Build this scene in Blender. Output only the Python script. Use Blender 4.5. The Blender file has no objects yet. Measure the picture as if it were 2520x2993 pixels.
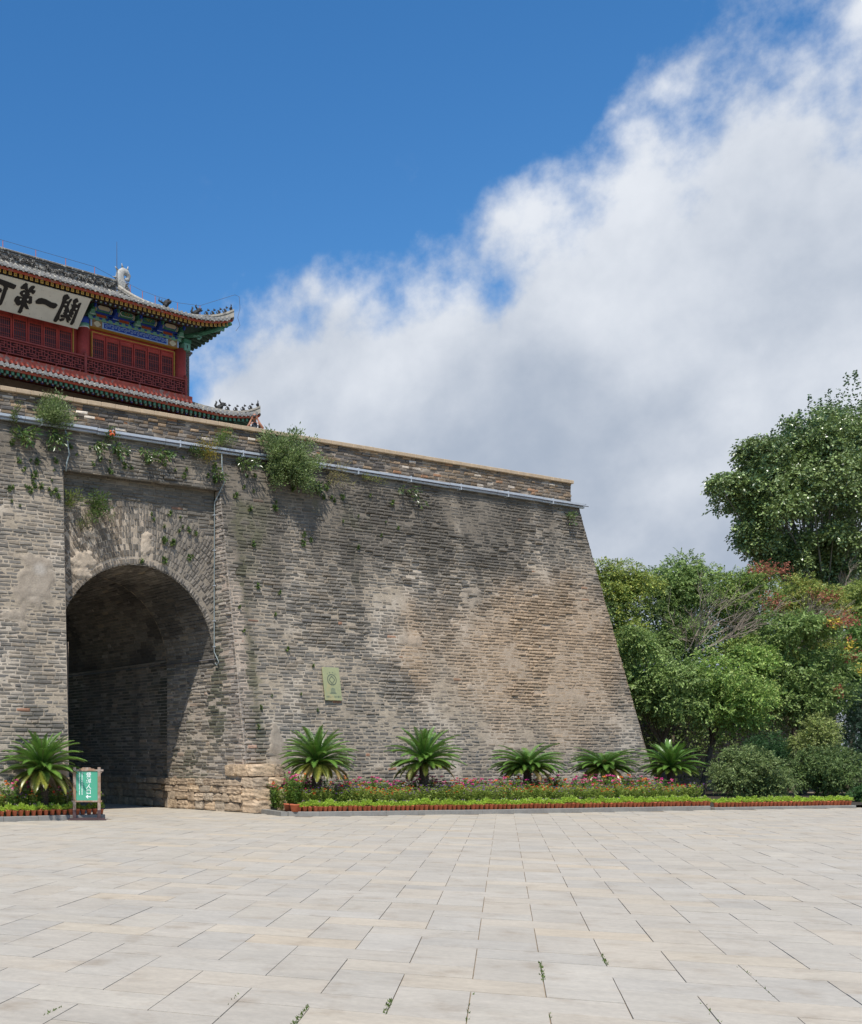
import bpy, bmesh, math, random
import numpy as np
from mathutils import Vector, Matrix
R = math.radians
random.seed(7)
RNG = np.random.default_rng(7)
scene = bpy.context.scene
COL = scene.collection

# ------------------------------------------------------------------ camera
cam_d = bpy.data.cameras.new('camera'); cam = bpy.data.objects.new('camera', cam_d); COL.objects.link(cam)
cam.location = (-21.51, -26.63, 1.6)
cam.rotation_euler = (R(90), 0, R(-26.46))
cam_d.sensor_fit = 'HORIZONTAL'; cam_d.sensor_width = 36.0
cam_d.lens = 46.86; cam_d.shift_x = 0.5; cam_d.shift_y = 0.2871
cam_d.clip_start = 0.1; cam_d.clip_end = 2000
scene.camera = cam

# ------------------------------------------------------------------ sun and sky
LT = Vector((1.0, 0.95, -2.45)).normalized()           # the way the light travels
SUN_EL = math.asin(-LT.z); SUN_AZ = math.atan2(-LT.x, -LT.y)   # azimuth from +Y towards +X
sun_d = bpy.data.lights.new('sun', 'SUN'); sun_d.energy = 4.6; sun_d.angle = R(0.53); sun_d.color = (1.0, 0.955, 0.88)
sun = bpy.data.objects.new('sun', sun_d); COL.objects.link(sun)
sun.rotation_euler = LT.to_track_quat('-Z', 'Y').to_euler(); sun.location = (-30, -30, 60)

world = bpy.data.worlds.new('World'); scene.world = world; world.use_nodes = True
SKY_SHIFT = (5.5, 5.0, 3.3)
def sky_nodes():
    nt = world.node_tree; nt.nodes.clear(); N = nt.nodes.new; L = nt.links.new
    def M(op, a, b=None, c=None, clamp=False):
        n = N('ShaderNodeMath'); n.operation = op; n.use_clamp = clamp
        for i, v in enumerate((a, b, c)):
            if v is None: continue
            if isinstance(v, (int, float)): n.inputs[i].default_value = v
            else: L(v, n.inputs[i])
        return n.outputs[0]
    def noise(vec, sc, det, rough, dist=0.0):
        n = N('ShaderNodeTexNoise'); n.inputs['Scale'].default_value = sc; n.inputs['Detail'].default_value = det
        n.inputs['Roughness'].default_value = rough; n.inputs['Distortion'].default_value = dist; L(vec, n.inputs['Vector']); return n.outputs['Fac']
    def ss(v, a, b):
        n = N('ShaderNodeMapRange'); n.interpolation_type = 'SMOOTHSTEP'; n.inputs[1].default_value = a; n.inputs[2].default_value = b; L(v, n.inputs[0]); return n.outputs[0]
    out = N('ShaderNodeOutputWorld')
    sky = N('ShaderNodeTexSky'); sky.sky_type = 'NISHITA'; sky.sun_disc = False
    sky.sun_elevation = SUN_EL; sky.sun_rotation = SUN_AZ
    sky.altitude = 0; sky.air_density = 1.0; sky.dust_density = 0.1; sky.ozone_density = 3.0
    tc = N('ShaderNodeTexCoord'); d0 = tc.outputs['Generated']
    va = N('ShaderNodeVectorMath'); va.operation = 'ADD'; va.inputs[1].default_value = SKY_SHIFT; L(d0, va.inputs[0]); d = va.outputs[0]
    sx = N('ShaderNodeSeparateXYZ'); L(d0, sx.inputs[0]); x, y, z = sx.outputs
    el = M('MULTIPLY', M('ARCSINE', z), 57.2958)
    az = M('MULTIPLY', M('ARCTAN2', x, y), 57.2958)                 # degrees from +Y to +X
    az = M('SUBTRACT', az, 26.46)
    # the cloud bank fills one half of the sky and thins out towards both ends
    e1 = M('MULTIPLY', M('EXPONENT', M('DIVIDE', M('SUBTRACT', 9.0, az), 9.0)), 8.2)
    e2 = M('MULTIPLY', M('EXPONENT', M('DIVIDE', M('SUBTRACT', az, 140.0), 9.0)), 11.0)
    top = M('MAXIMUM', M('SUBTRACT', M('SUBTRACT', 28.4, e1), e2), -30.0)
    big = noise(d, 4.2, 9.0, 0.50, 0.0)
    fine = noise(d, 19.0, 9.0, 0.58, 0.0)
    dens = M('ADD', M('DIVIDE', M('SUBTRACT', top, el), 7.5), M('MULTIPLY', M('SUBTRACT', big, 0.5), 4.4))
    dens = M('ADD', dens, M('MULTIPLY', M('SUBTRACT', fine, 0.5), 1.7))
    mask = ss(dens, -0.08, 0.72)
    wisp = ss(M('ADD', M('ADD', M('DIVIDE', M('SUBTRACT', top, el), 14.0), M('MULTIPLY', M('SUBTRACT', fine, 0.5), 3.2)), M('MULTIPLY', M('SUBTRACT', big, 0.5), 3.0)), 0.1, 2.2)
    mask = M('MAXIMUM', mask, M('MULTIPLY', wisp, 0.42), clamp=True)
    # cloud brightness: thick billows whiter above, greyer in the flat undersides
    soft = noise(d, 6.5, 6.0, 0.5, 0.2)
    br = M('ADD', M('MULTIPLY', M('SUBTRACT', el, 16.0), 0.034), M('MULTIPLY', M('SUBTRACT', soft, 0.5), 2.4))
    br = M('ADD', br, M('MULTIPLY', M('SUBTRACT', fine, 0.5), 0.9))
    br = ss(br, -0.8, 0.95)
    mix = N('ShaderNodeMix'); mix.data_type = 'RGBA'; L(br, mix.inputs[0])
    mix.inputs[6].default_value = (0.315, 0.37, 0.46, 1); mix.inputs[7].default_value = (0.66, 0.69, 0.74, 1)
    hs = N('ShaderNodeHueSaturation'); hs.inputs['Saturation'].default_value = 1.29; L(sky.outputs[0], hs.inputs['Color'])
    b1 = N('ShaderNodeBackground'); L(hs.outputs[0], b1.inputs[0]); b1.inputs[1].default_value = 0.13
    b2 = N('ShaderNodeBackground'); L(mix.outputs[2], b2.inputs[0]); b2.inputs[1].default_value = 1.0
    ms = N('ShaderNodeMixShader'); L(mask, ms.inputs[0]); L(b1.outputs[0], ms.inputs[1]); L(b2.outputs[0], ms.inputs[2]); L(ms.outputs[0], out.inputs[0])
sky_nodes()
scene.view_settings.view_transform = 'Standard'; scene.view_settings.look = 'None'
scene.view_settings.exposure = 0.3; scene.view_settings.gamma = 1.0
scene.render.engine = 'CYCLES'
scene.cycles.use_denoising = True
scene.cycles.max_bounces = 6; scene.cycles.transparent_max_bounces = 6

# ------------------------------------------------------------------ helpers
def link(o, parent=None):
    COL.objects.link(o)
    if parent is not None: o.parent = parent
    return o
def tag(o, label=None, cat=None, group=None, kind=None):
    if label: o['label'] = label
    if cat: o['category'] = cat
    if group: o['group'] = group
    if kind: o['kind'] = kind
    return o
def empty(name, loc=(0, 0, 0), rz=0.0, parent=None):
    e = bpy.data.objects.new(name, None); e.empty_display_size = 0.2; e.location = loc; e.rotation_euler = (0, 0, rz)
    return link(e, parent)
def npmesh(name, V, Q=None, T=None, col=None, smooth=False, mats=None):
    """mesh from arrays of vertices, quads and triangles; col = per-vertex colour"""
    V = np.asarray(V, np.float32).reshape(-1, 3)
    me = bpy.data.meshes.new(name)
    nq = 0 if Q is None else len(Q); ntr = 0 if T is None else len(T)
    loops = []
    if nq: loops.append(np.asarray(Q, np.int32).ravel())
    if ntr: loops.append(np.asarray(T, np.int32).ravel())
    loops = np.concatenate(loops)
    start = np.concatenate([np.arange(nq) * 4, nq * 4 + np.arange(ntr) * 3]).astype(np.int32)
    me.vertices.add(len(V)); me.vertices.foreach_set('co', V.ravel())
    me.loops.add(len(loops)); me.loops.foreach_set('vertex_index', loops)
    me.polygons.add(nq + ntr); me.polygons.foreach_set('loop_start', start)
    me.polygons.foreach_set('use_smooth', np.full(nq + ntr, bool(smooth)))
    me.update(calc_edges=True)
    if col is not None:
        a = me.color_attributes.new('col', 'FLOAT_COLOR', 'POINT')
        c = np.ones((len(V), 4), np.float32); c[:, :3] = np.clip(col, 0, 1); a.data.foreach_set('color', c.ravel())
    if mats:
        for m in mats: me.materials.append(m)
    return me
def npobj(name, V, Q=None, T=None, col=None, mat=None, parent=None, smooth=False):
    return link(bpy.data.objects.new(name, npmesh(name, V, Q, T, col, smooth, [mat] if mat else None)), parent)
def meshobj(name, me, parent=None, loc=None, rot=None, scale=None):
    o = bpy.data.objects.new(name, me); link(o, parent)
    if loc is not None: o.location = loc
    if rot is not None: o.rotation_euler = rot
    if scale is not None: o.scale = scale
    return o

class MB:
    """collects boxes, tubes, lathes and prisms into one mesh"""
    def __init__(s, off=(0, 0, 0)): s.v = []; s.f = []; s.off = off
    def add(s, vs, fs):
        b = len(s.v); s.v += [tuple(map(float, p)) for p in vs]; s.f += [tuple(b + i for i in f) for f in fs]; return s
    def box(s, x0, x1, y0, y1, z0, z1):
        vs = [(x, y, z) for z in (z0, z1) for y in (y0, y1) for x in (x0, x1)]
        return s.add(vs, [(0, 2, 3, 1), (4, 5, 7, 6), (0, 1, 5, 4), (2, 6, 7, 3), (0, 4, 6, 2), (1, 3, 7, 5)])
    def bev(s, x0, x1, y0, y1, z0, z1, c=0.01):
        """box with all edges chamfered"""
        cx, cy, cz = (x0 + x1) / 2, (y0 + y1) / 2, (z0 + z1) / 2; hx, hy, hz = (x1 - x0) / 2, (y1 - y0) / 2, (z1 - z0) / 2
        bm = bmesh.new(); bmesh.ops.create_cube(bm, size=2)
        for v in bm.verts: v.co = Vector((v.co.x * hx + cx, v.co.y * hy + cy, v.co.z * hz + cz))
        bmesh.ops.bevel(bm, geom=bm.edges[:], offset=min(c, hx * .45, hy * .45, hz * .45), segments=1, affect='EDGES')
        bm.verts.index_update(); s.add([v.co for v in bm.verts], [[v.index for v in f.verts] for f in bm.faces]); bm.free(); return s
    def tube(s, pts, rad, n=6, cap=True, flat=1.0):
        pts = [Vector(p) for p in pts]; rs = rad if isinstance(rad, (list, tuple)) else [rad] * len(pts)
        b = len(s.v); up0 = None
        for i, p in enumerate(pts):
            t = (pts[min(i + 1, len(pts) - 1)] - pts[max(i - 1, 0)]); t = t.normalized() if t.length > 1e-9 else Vector((0, 0, 1))
            if up0 is None or abs(up0.dot(t)) > .98: up0 = Vector((0, 0, 1)) if abs(t.z) < .9 else Vector((1, 0, 0))
            a = t.cross(up0).normalized(); c = a.cross(t).normalized(); up0 = c
            for k in range(n):
                w = 2 * math.pi * k / n; q = p + a * (math.cos(w) * rs[i]) + c * (math.sin(w) * rs[i] * flat); s.v.append(tuple(q))
        for i in range(len(pts) - 1):
            for k in range(n): s.f.append((b + i * n + k, b + i * n + (k + 1) % n, b + (i + 1) * n + (k + 1) % n, b + (i + 1) * n + k))
        if cap:
            s.f.append(tuple(b + k for k in range(n))[::-1]); s.f.append(tuple(b + (len(pts) - 1) * n + k for k in range(n)))
        return s
    def lathe(s, prof, n=16, c=(0, 0, 0)):
        b = len(s.v)
        for r, z in prof:
            for k in range(n):
                w = 2 * math.pi * k / n; s.v.append((c[0] + r * math.cos(w), c[1] + r * math.sin(w), c[2] + z))
        for i in range(len(prof) - 1):
            for k in range(n): s.f.append((b + i * n + k, b + i * n + (k + 1) % n, b + (i + 1) * n + (k + 1) % n, b + (i + 1) * n + k))
        s.f.append(tuple(b + k for k in range(n))[::-1]); s.f.append(tuple(b + (len(prof) - 1) * n + k for k in range(n))); return s
    def ell(s, c, r, n=8, m=6, rot=None):
        """ellipsoid"""
        vs = []; c = Vector(c)
        for i in range(m + 1):
            ph = math.pi * i / m
            for k in range(n):
                w = 2 * math.pi * k / n; p = Vector((r[0] * math.sin(ph) * math.cos(w), r[1] * math.sin(ph) * math.sin(w), r[2] * math.cos(ph)))
                if rot is not None: p = rot @ p
                vs.append(p + c)
        fs = [(i * n + k, (i + 1) * n + k, (i + 1) * n + (k + 1) % n, i * n + (k + 1) % n) for i in range(m) for k in range(n)]
        return s.add(vs, fs)
    def prism(s, poly, fn, d0, d1):
        """polygon (a,b) pushed from d0 to d1; fn(a,b,d) gives the point"""
        n = len(poly); vs = [fn(a, b, d0) for a, b in poly] + [fn(a, b, d1) for a, b in poly]
        return s.add(vs, [tuple(range(n))[::-1], tuple(range(n, 2 * n))] + [(i, (i + 1) % n, n + (i + 1) % n, n + i) for i in range(n)])
    def mesh(s, name, mat=None, smooth=False):
        me = bpy.data.meshes.new(name); o = s.off
        me.from_pydata([(p[0] + o[0], p[1] + o[1], p[2] + o[2]) for p in s.v], [], s.f)
        bm = bmesh.new(); bm.from_mesh(me); bmesh.ops.recalc_face_normals(bm, faces=bm.faces[:]); bm.to_mesh(me); bm.free()
        if smooth: me.polygons.foreach_set('use_smooth', [True] * len(me.polygons))
        if mat: me.materials.append(mat)
        return me
    def build(s, name, mat=None, parent=None, smooth=False): return link(bpy.data.objects.new(name, s.mesh(name, mat, smooth)), parent)

# ---- value noise
def _h(ix, iy, seed):
    v = (ix * 374761393 + iy * 668265263 + seed * 362437) & 0xFFFFFFFF
    v = ((v ^ (v >> 13)) * 1274126177) & 0xFFFFFFFF
    return ((v ^ (v >> 16)) & 0xFFFF) / 65535.0
def vnoise(x, y, seed=0):
    x = np.asarray(x, float); y = np.asarray(y, float)
    ix = np.floor(x).astype(np.int64); iy = np.floor(y).astype(np.int64); fx = x - ix; fy = y - iy
    fx = fx * fx * (3 - 2 * fx); fy = fy * fy * (3 - 2 * fy)
    a = _h(ix, iy, seed); b = _h(ix + 1, iy, seed); c = _h(ix, iy + 1, seed); d = _h(ix + 1, iy + 1, seed)
    return (a * (1 - fx) + b * fx) * (1 - fy) + (c * (1 - fx) + d * fx) * fy
def fbm(x, y, o=4, seed=0):
    s = 0; a = .5; t = 0
    for i in range(o): s = s + a * vnoise(np.asarray(x) * 2 ** i, np.asarray(y) * 2 ** i, seed + i * 17); t += a; a *= .5
    return s / t
def sst(a, b, x): t = np.clip((np.asarray(x) - a) / (b - a), 0, 1); return t * t * (3 - 2 * t)
def mixc(a, b, t): t = np.asarray(t)[:, None]; return np.asarray(a) * (1 - t) + np.asarray(b) * t

# ------------------------------------------------------------------ materials
MATS = {}
def mat(name, col=(.5, .5, .5), rough=.85, attr=False, nz=None, bump=None, metal=0.0, spec=.3, transl=0.0, tint=None, coat=0.0, noise2=None):
    """nz=(scale, amount): brightness mottling; tint=(colour, scale, lo, hi, amount): patches of a second colour; bump=(scale, strength, distance)"""
    m = bpy.data.materials.new(name); m.use_nodes = True; nt = m.node_tree; N = nt.nodes.new; L = nt.links.new
    p = nt.nodes['Principled BSDF']; p.inputs['Roughness'].default_value = rough; p.inputs['Metallic'].default_value = metal; p.inputs['Specular IOR Level'].default_value = spec
    if coat: p.inputs['Coat Weight'].default_value = coat; p.inputs['Coat Roughness'].default_value = .25
    geo = N('ShaderNodeNewGeometry'); pos = geo.outputs['Position']
    if attr: a = N('ShaderNodeAttribute'); a.attribute_name = 'col'; c = a.outputs['Color']
    else: a = N('ShaderNodeRGB'); a.outputs[0].default_value = (*col, 1); c = a.outputs[0]
    def noise(sc, det=5, rg=.6):
        n = N('ShaderNodeTexNoise'); n.inputs['Scale'].default_value = sc; n.inputs['Detail'].default_value = det; n.inputs['Roughness'].default_value = rg; L(pos, n.inputs['Vector']); return n.outputs['Fac']
    if tint:
        tc, sc, lo, hi, am = tint; mr = N('ShaderNodeMapRange'); mr.interpolation_type = 'SMOOTHSTEP'; mr.inputs[1].default_value = lo; mr.inputs[2].default_value = hi; mr.inputs[4].default_value = am; L(noise(sc), mr.inputs[0])
        mx = N('ShaderNodeMix'); mx.data_type = 'RGBA'; L(mr.outputs[0], mx.inputs[0]); L(c, mx.inputs[6]); mx.inputs[7].default_value = (*tc, 1); c = mx.outputs[2]
    for z in (nz, noise2):
        if z:
            mr = N('ShaderNodeMapRange'); mr.inputs[1].default_value = .25; mr.inputs[2].default_value = .75; mr.inputs[3].default_value = 1 - z[1]; mr.inputs[4].default_value = 1 + z[1]; mr.clamp = False; L(noise(z[0]), mr.inputs[0])
            vm = N('ShaderNodeVectorMath'); vm.operation = 'SCALE'; L(c, vm.inputs[0]); L(mr.outputs[0], vm.inputs['Scale']); c = vm.outputs[0]
    L(c, p.inputs['Base Color'])
    if bump:
        b = N('ShaderNodeBump'); b.inputs['Strength'].default_value = bump[1]; b.inputs['Distance'].default_value = bump[2]; L(noise(bump[0], 6, .65), b.inputs['Height']); L(b.outputs[0], p.inputs['Normal'])
    if transl:
        t = N('ShaderNodeBsdfTranslucent'); L(c, t.inputs['Color']); ms = N('ShaderNodeMixShader'); ms.inputs[0].default_value = transl
        L(p.outputs[0], ms.inputs[1]); L(t.outputs[0], ms.inputs[2]); L(ms.outputs[0], nt.nodes['Material Output'].inputs[0])
    MATS[name] = m; return m
M_brick = mat('grey_brick', attr=True, rough=.92, nz=(9, .22), noise2=(45, .16), bump=(28, .6, .02))
M_mortar = mat('lime_mortar', attr=True, rough=.95, nz=(6, .2), noise2=(40, .2), bump=(30, .7, .025))
M_stone = mat('sandstone_block', attr=True, rough=.9, nz=(5, .2), noise2=(30, .14), bump=(14, .8, .03), tint=((.20, .15, .11), 2.2, .5, .68, .6))
M_cope = mat('tan_coping', (.45, .34, .225), rough=.85, nz=(5, .16), noise2=(40, .08), bump=(40, .3, .01))
M_pave = mat('granite_slab', attr=True, rough=.72, nz=(1.3, .09), noise2=(20, .09), bump=(70, .3, .004), tint=((.22, .165, .11), 2.4, .50, .80, .50), spec=.35)
def streak_pave():
    """cloudy streaks that run along the cut of the stone"""
    nt = M_pave.node_tree; N = nt.nodes.new; L = nt.links.new; p = nt.nodes['Principled BSDF']; src = p.inputs['Base Color'].links[0].from_socket
    g = N('ShaderNodeNewGeometry'); mp = N('ShaderNodeMapping'); mp.vector_type = 'TEXTURE'; mp.inputs['Rotation'].default_value = (0, 0, -R(50.66)); mp.inputs['Scale'].default_value = (1.0, .34, 1.0); L(g.outputs['Position'], mp.inputs['Vector'])
    n = N('ShaderNodeTexNoise'); n.inputs['Scale'].default_value = 2.6; n.inputs['Detail'].default_value = 7; n.inputs['Roughness'].default_value = .62; L(mp.outputs[0], n.inputs['Vector'])
    mr = N('ShaderNodeMapRange'); mr.inputs[1].default_value = .3; mr.inputs[2].default_value = .7; L(n.outputs['Fac'], mr.inputs[0])
    mx = N('ShaderNodeMix'); mx.data_type = 'RGBA'; L(mr.outputs[0], mx.inputs[0]); mx.inputs[6].default_value = (.92, .915, .905, 1); mx.inputs[7].default_value = (1.075, 1.065, 1.04, 1)
    mu = N('ShaderNodeMix'); mu.data_type = 'RGBA'; mu.blend_type = 'MULTIPLY'; mu.inputs[0].default_value = 1; L(src, mu.inputs[6]); L(mx.outputs[2], mu.inputs[7]); L(mu.outputs[2], p.inputs['Base Color'])
streak_pave()
M_joint = mat('paving_joint', (.23, .18, .125), nz=(9, .3), rough=.95)
M_kerb = mat('grey_kerb', (.23, .22, .20), rough=.8, nz=(6, .15), noise2=(90, .15), bump=(60, .3, .008))
M_soil = mat('dark_soil', (.045, .035, .025), nz=(6, .4), bump=(12, 1, .05))
M_leaf = mat('leaf', attr=True, rough=.5, spec=.35, nz=(3, .12), transl=.38)
M_gloss = mat('glossy_leaf', attr=True, rough=.32, spec=.6, nz=(4, .15), transl=.18)
M_petal = mat('petal', attr=True, rough=.6, transl=.25)
M_bark = mat('bark', (.12, .095, .07), rough=.95, nz=(7, .3), bump=(20, 1, .03))
M_deadwood = mat('dead_twig', (.26, .21, .165), rough=.95, nz=(7, .25))
M_terra = mat('terracotta', (.50, .14, .065), rough=.8, nz=(10, .22), noise2=(2.2, .2), tint=((.45, .22, .15), 8, .58, .75, .5))
M_brownpot = mat('brown_pot', (.07, .035, .022), rough=.55, nz=(8, .2))
M_trunk = mat('cycad_trunk', (.075, .055, .04), rough=.95, nz=(20, .5), bump=(40, 1.0, .05))
M_steel = mat('galvanised_steel', (.50, .53, .56), rough=.5, metal=.35, nz=(5, .12))
M_pipe = mat('grey_green_conduit', (.24, .28, .28), rough=.45, nz=(6, .1))
M_brass = mat('brass_plaque', (.36, .37, .20), rough=.42, metal=.25, nz=(1.5, .12), tint=((.50, .40, .20), 2.6, .52, .62, .5))
M_ink = mat('dark_print', (.035, .05, .055), rough=.6)
M_inkmid = mat('faded_print', (.14, .17, .13), rough=.6)
# tower
M_red = mat('red_paint', (.37, .052, .04), rough=.68, nz=(2.5, .22), noise2=(18, .16), tint=((.40, .12, .08), 3.5, .58, .76, .5), bump=(25, .2, .01))
M_redl = mat('faded_red_sill', (.48, .095, .06), rough=.8, nz=(5, .25), tint=((.28, .2, .16), 5, .5, .62, .85))
M_redd = mat('dark_red_lattice', (.30, .06, .05), rough=.7, nz=(6, .2))
M_pane = mat('window_shade', (.012, .011, .022), rough=.35, spec=.4)
M_gold = mat('gilded_line', (.48, .28, .05), rough=.55, nz=(9, .2))
M_blue = mat('blue_paint', (.022, .062, .34), rough=.65, nz=(8, .25))
M_ltblue = mat('pale_blue_paint', (.28, .40, .62), rough=.65, nz=(9, .15))
M_green = mat('green_paint', (.05, .175, .11), rough=.65, nz=(8, .25))
M_teal = mat('pale_teal_paint', (.15, .33, .26), rough=.65, nz=(8, .2))
M_cream = mat('cream_paint', (.55, .50, .37), rough=.7, nz=(9, .15))
M_orange = mat('vermilion_paint', (.38, .075, .03), rough=.7, nz=(8, .2))
M_white = mat('white_paint', (.62, .62, .60), rough=.65, nz=(9, .12))
M_board = mat('weathered_white_board', (.62, .59, .51), rough=.8, nz=(3, .08), tint=((.22, .16, .10), 10, .62, .74, .6))
M_black = mat('black_ink_relief', (.018, .016, .015), rough=.6)
M_tile = mat('grey_tile', (.155, .148, .138), rough=.85, nz=(5, .35), tint=((.44, .41, .34), 3.2, .46, .62, .75), bump=(30, .4, .015))
M_tilew = mat('lime_streaked_tile', (.34, .31, .26), rough=.9, nz=(5, .25), tint=((.16, .15, .14), 4.5, .5, .64, .8), bump=(30, .4, .015))
M_tilecap = mat('pale_tile_cap', (.30, .29, .27), rough=.85, nz=(9, .3), bump=(40, .5, .01))
M_ridge = mat('carved_ridge', (.115, .105, .095), rough=.9, nz=(6, .35), tint=((.45, .43, .38), 6.5, .52, .62, .8), bump=(20, .8, .03))
M_beast = mat('dark_ridge_figure', (.045, .043, .042), rough=.85, nz=(14, .4))
M_chiwen = mat('pale_stone_ornament', (.40, .39, .36), rough=.85, nz=(12, .25), tint=((.1, .1, .1), 9, .55, .68, .7))
M_soffit = mat('dark_green_soffit', (.055, .10, .075), rough=.8, nz=(5, .25))
M_dkwood = mat('brown_beam', (.085, .06, .042), rough=.8, nz=(6, .3))
M_rod = mat('rusty_red_post', (.38, .12, .10), rough=.7)
M_wire = mat('dark_wire', (.09, .085, .09), rough=.6)
M_wood = mat('weathered_sign_wood', (.27, .165, .105), rough=.75, nz=(16, .25), tint=((.36, .31, .27), 5, .45, .65, .7))
M_purple = mat('purple_brown_foot', (.075, .045, .045), rough=.7, nz=(10, .2))
M_sgreen = mat('green_sign_face', (.075, .34, .215), rough=.5, nz=(2, .05))
M_sw = mat('white_lettering', (.82, .84, .82), rough=.5)

# ------------------------------------------------------------------ ground and paving
gv = [(-900, -900, -.06), (900, -900, -.06), (900, 900, -.06), (-900, 900, -.06)]
M_earth = mat('dry_earth', (.16, .14, .09), nz=(.6, .3), bump=(3, .6, .05))
ground = npobj('ground', gv, Q=[(0, 1, 2, 3)], mat=M_earth); tag(ground, 'bare earth around the plaza and under the trees', kind='structure')
plaza = npobj('plaza', [(-60, -50, -.011), (44, -50, -.011), (44, 19, -.011), (-60, 19, -.011)], Q=[(0, 1, 2, 3)], mat=M_joint)
tag(plaza, 'pale granite paving laid in a herringbone pattern', kind='structure')
PA = R(50.66); PAX = np.array([math.cos(PA), -math.sin(PA)]); PAY = np.array([math.sin(PA), math.cos(PA)]); PO = np.array([-21.51, -26.63])
PW, PH = .4675, .4875
def in_poly(p, poly):
    x, y = p; c = False; n = len(poly)
    for i in range(n):
        (x1, y1), (x2, y2) = poly[i], poly[i - 1]
        if (y1 > y) != (y2 > y) and x < (x2 - x1) * (y - y1) / (y2 - y1) + x1: c = not c
    return c
BED_R = [(.02, -.75), (-.22, -2.0), (.55, -2.42), (6.9, -3.7), (14.6, -4.95), (21.2, -6.15), (30, -7.6), (30, 14), (14, 6), (.02, .6)]
BED_L = [(-14, -.62), (-5.55, -1.0), (-5.5, -.45), (-5.9, .8), (-14, .8)]
def slabs():
    T = []
    for k in range(-70, 90):
        xl = -.21 + PW * k; y0 = 8.39 - PH * k
        for n in range(-60, 110):
            yk = y0 + 4 * PH * n
            if not -5 < yk < 52: continue
            T.append((xl - PW, xl + PW, yk, yk + PH)); T.append((xl, xl + PW, yk + PH, yk + 3 * PH))
    T = np.array(T); c = (T[:, :2].mean(1)[:, None] * PAX + T[:, 2:].mean(1)[:, None] * PAY) + PO
    ok = []
    for (u, v) in c:
        k = (v < .15 or (-5.7 < u < .15 and v < 14.5)) and -40 < u < 40 and v > -31
        if k and (in_poly((u, v), BED_R) or in_poly((u, v), BED_L)): k = False
        q = np.array([u, v]) - PO; fw = q @ np.array([math.sin(R(26.46)), math.cos(R(26.46))]); rt = q @ np.array([math.cos(R(26.46)), -math.sin(R(26.46))])
        if k and not (fw > 3.5 and -.35 * fw - 3 < rt < .95 * fw + 4): k = False
        ok.append(k)
    T = T[np.array(ok)]; c = c[np.array(ok)]
    rng = np.random.default_rng(3); N = len(T); g = .0009 + .0014 * rng.random(N)
    base = np.array([(.385, .346, .288), (.389, .353, .297), (.398, .350, .282), (.374, .342, .292), (.392, .353, .292)])
    pick = rng.choice(5, N, p=[.34, .27, .15, .10, .14]); col = base[pick] * (1 + .026 * rng.standard_normal((N, 1)))
    wide = (T[:, 1] - T[:, 0]) > .6; col[wide & (rng.random(N) < .25)] *= np.array([1.07, 1.03, .97])
    sd = np.exp(-(((c - np.array([-.7, -10.63])) @ PAX) / 1.1) ** 2 - (((c - np.array([-.7, -10.63])) @ PAY) / .45) ** 2); col *= (1 - .22 * sd * rng.uniform(.4, 1, N))[:, None]
    z = .0012 * rng.standard_normal(N); ch = .002
    V = np.zeros((N, 8, 3))
    cs = [(0, 2), (1, 2), (1, 3), (0, 3)]; sg = [(1, 1), (-1, 1), (-1, -1), (1, -1)]
    tilt = .0006 * rng.standard_normal((N, 8))
    for i, ((a, b), (sa, sb)) in enumerate(zip(cs, sg)):
        for lay, (ins, dz) in enumerate(((ch, 0), (0, -.02))):
            x = T[:, a] + sa * (g + ins); y = T[:, b] + sb * (g * 2.4 + ins)
            p = x[:, None] * PAX + y[:, None] * PAY + PO
            V[:, lay * 4 + i, :2] = p; V[:, lay * 4 + i, 2] = z + dz + (tilt[:, i] if lay == 0 else 0)
    # which slabs show: inside the picture, nearest first
    q = c - PO; fw = q @ np.array([math.sin(R(26.46)), math.cos(R(26.46))]); rt = q @ np.array([math.cos(R(26.46)), -math.sin(R(26.46))])
    vis = (rt > -.02 * fw - .3) & (rt < .78 * fw + .3) & (fw > 6.6)
    order = np.argsort(np.where(vis, fw, 1e9)); near = order[:300]; rest = order[300:]
    Q1 = np.array([(0, 1, 2, 3)] + [(4 + i, 4 + (i + 1) % 4, (i + 1) % 4, i) for i in range(4)])
    for i in near: npobj('slab', V[i], Q=Q1, col=np.repeat(col[i][None], 8, 0), mat=M_pave, parent=plaza)
    Vr = V[rest].reshape(-1, 3); Q = (Q1[None] + (np.arange(len(rest)) * 8)[:, None, None]).reshape(-1, 4)
    o = npobj('slab_field', Vr, Q=Q, col=np.repeat(col[rest], 8, 0), mat=M_pave, parent=plaza); tag(o, kind='stuff')
    # weeds in a few open joints close to the camera
    rg = np.random.default_rng(5); P = []; 
    for (xl, ya, yb, d) in ((.26, 9.0, 9.83, 90), (.73, 9.9, 10.4, 60), (-.69, 7.43, 7.9, 90), (-1.16, 6.9, 7.5, 80), (-.21, 7.4, 8.3, 14), (1.66, 9, 10.3, 12), (-2.62, 6.5, 6.8, 20), (.26, 7.2, 7.9, 12), (1.19, 8, 8.6, 8), (-1.65, 7, 7.8, 10)):
        for _ in range(d): P.append((xl + rg.normal(0, .004), rg.uniform(ya, yb)))
    P = np.array(P); p2 = P[:, :1] * PAX + P[:, 1:] * PAY + PO
    n = len(P); p3 = np.c_[p2, np.full(n, -.015)]
    D = rg.normal(0, .45, (n, 3)); D[:, 2] = 1
    leaves_obj('joint_moss', p3, D, .018 + .02 * rg.random(n), .006, np.tile((.10, .15, .03), (n, 1)) * (1 + .3 * rg.standard_normal((n, 1))), M_leaf, parent=plaza)['kind'] = 'stuff'

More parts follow.
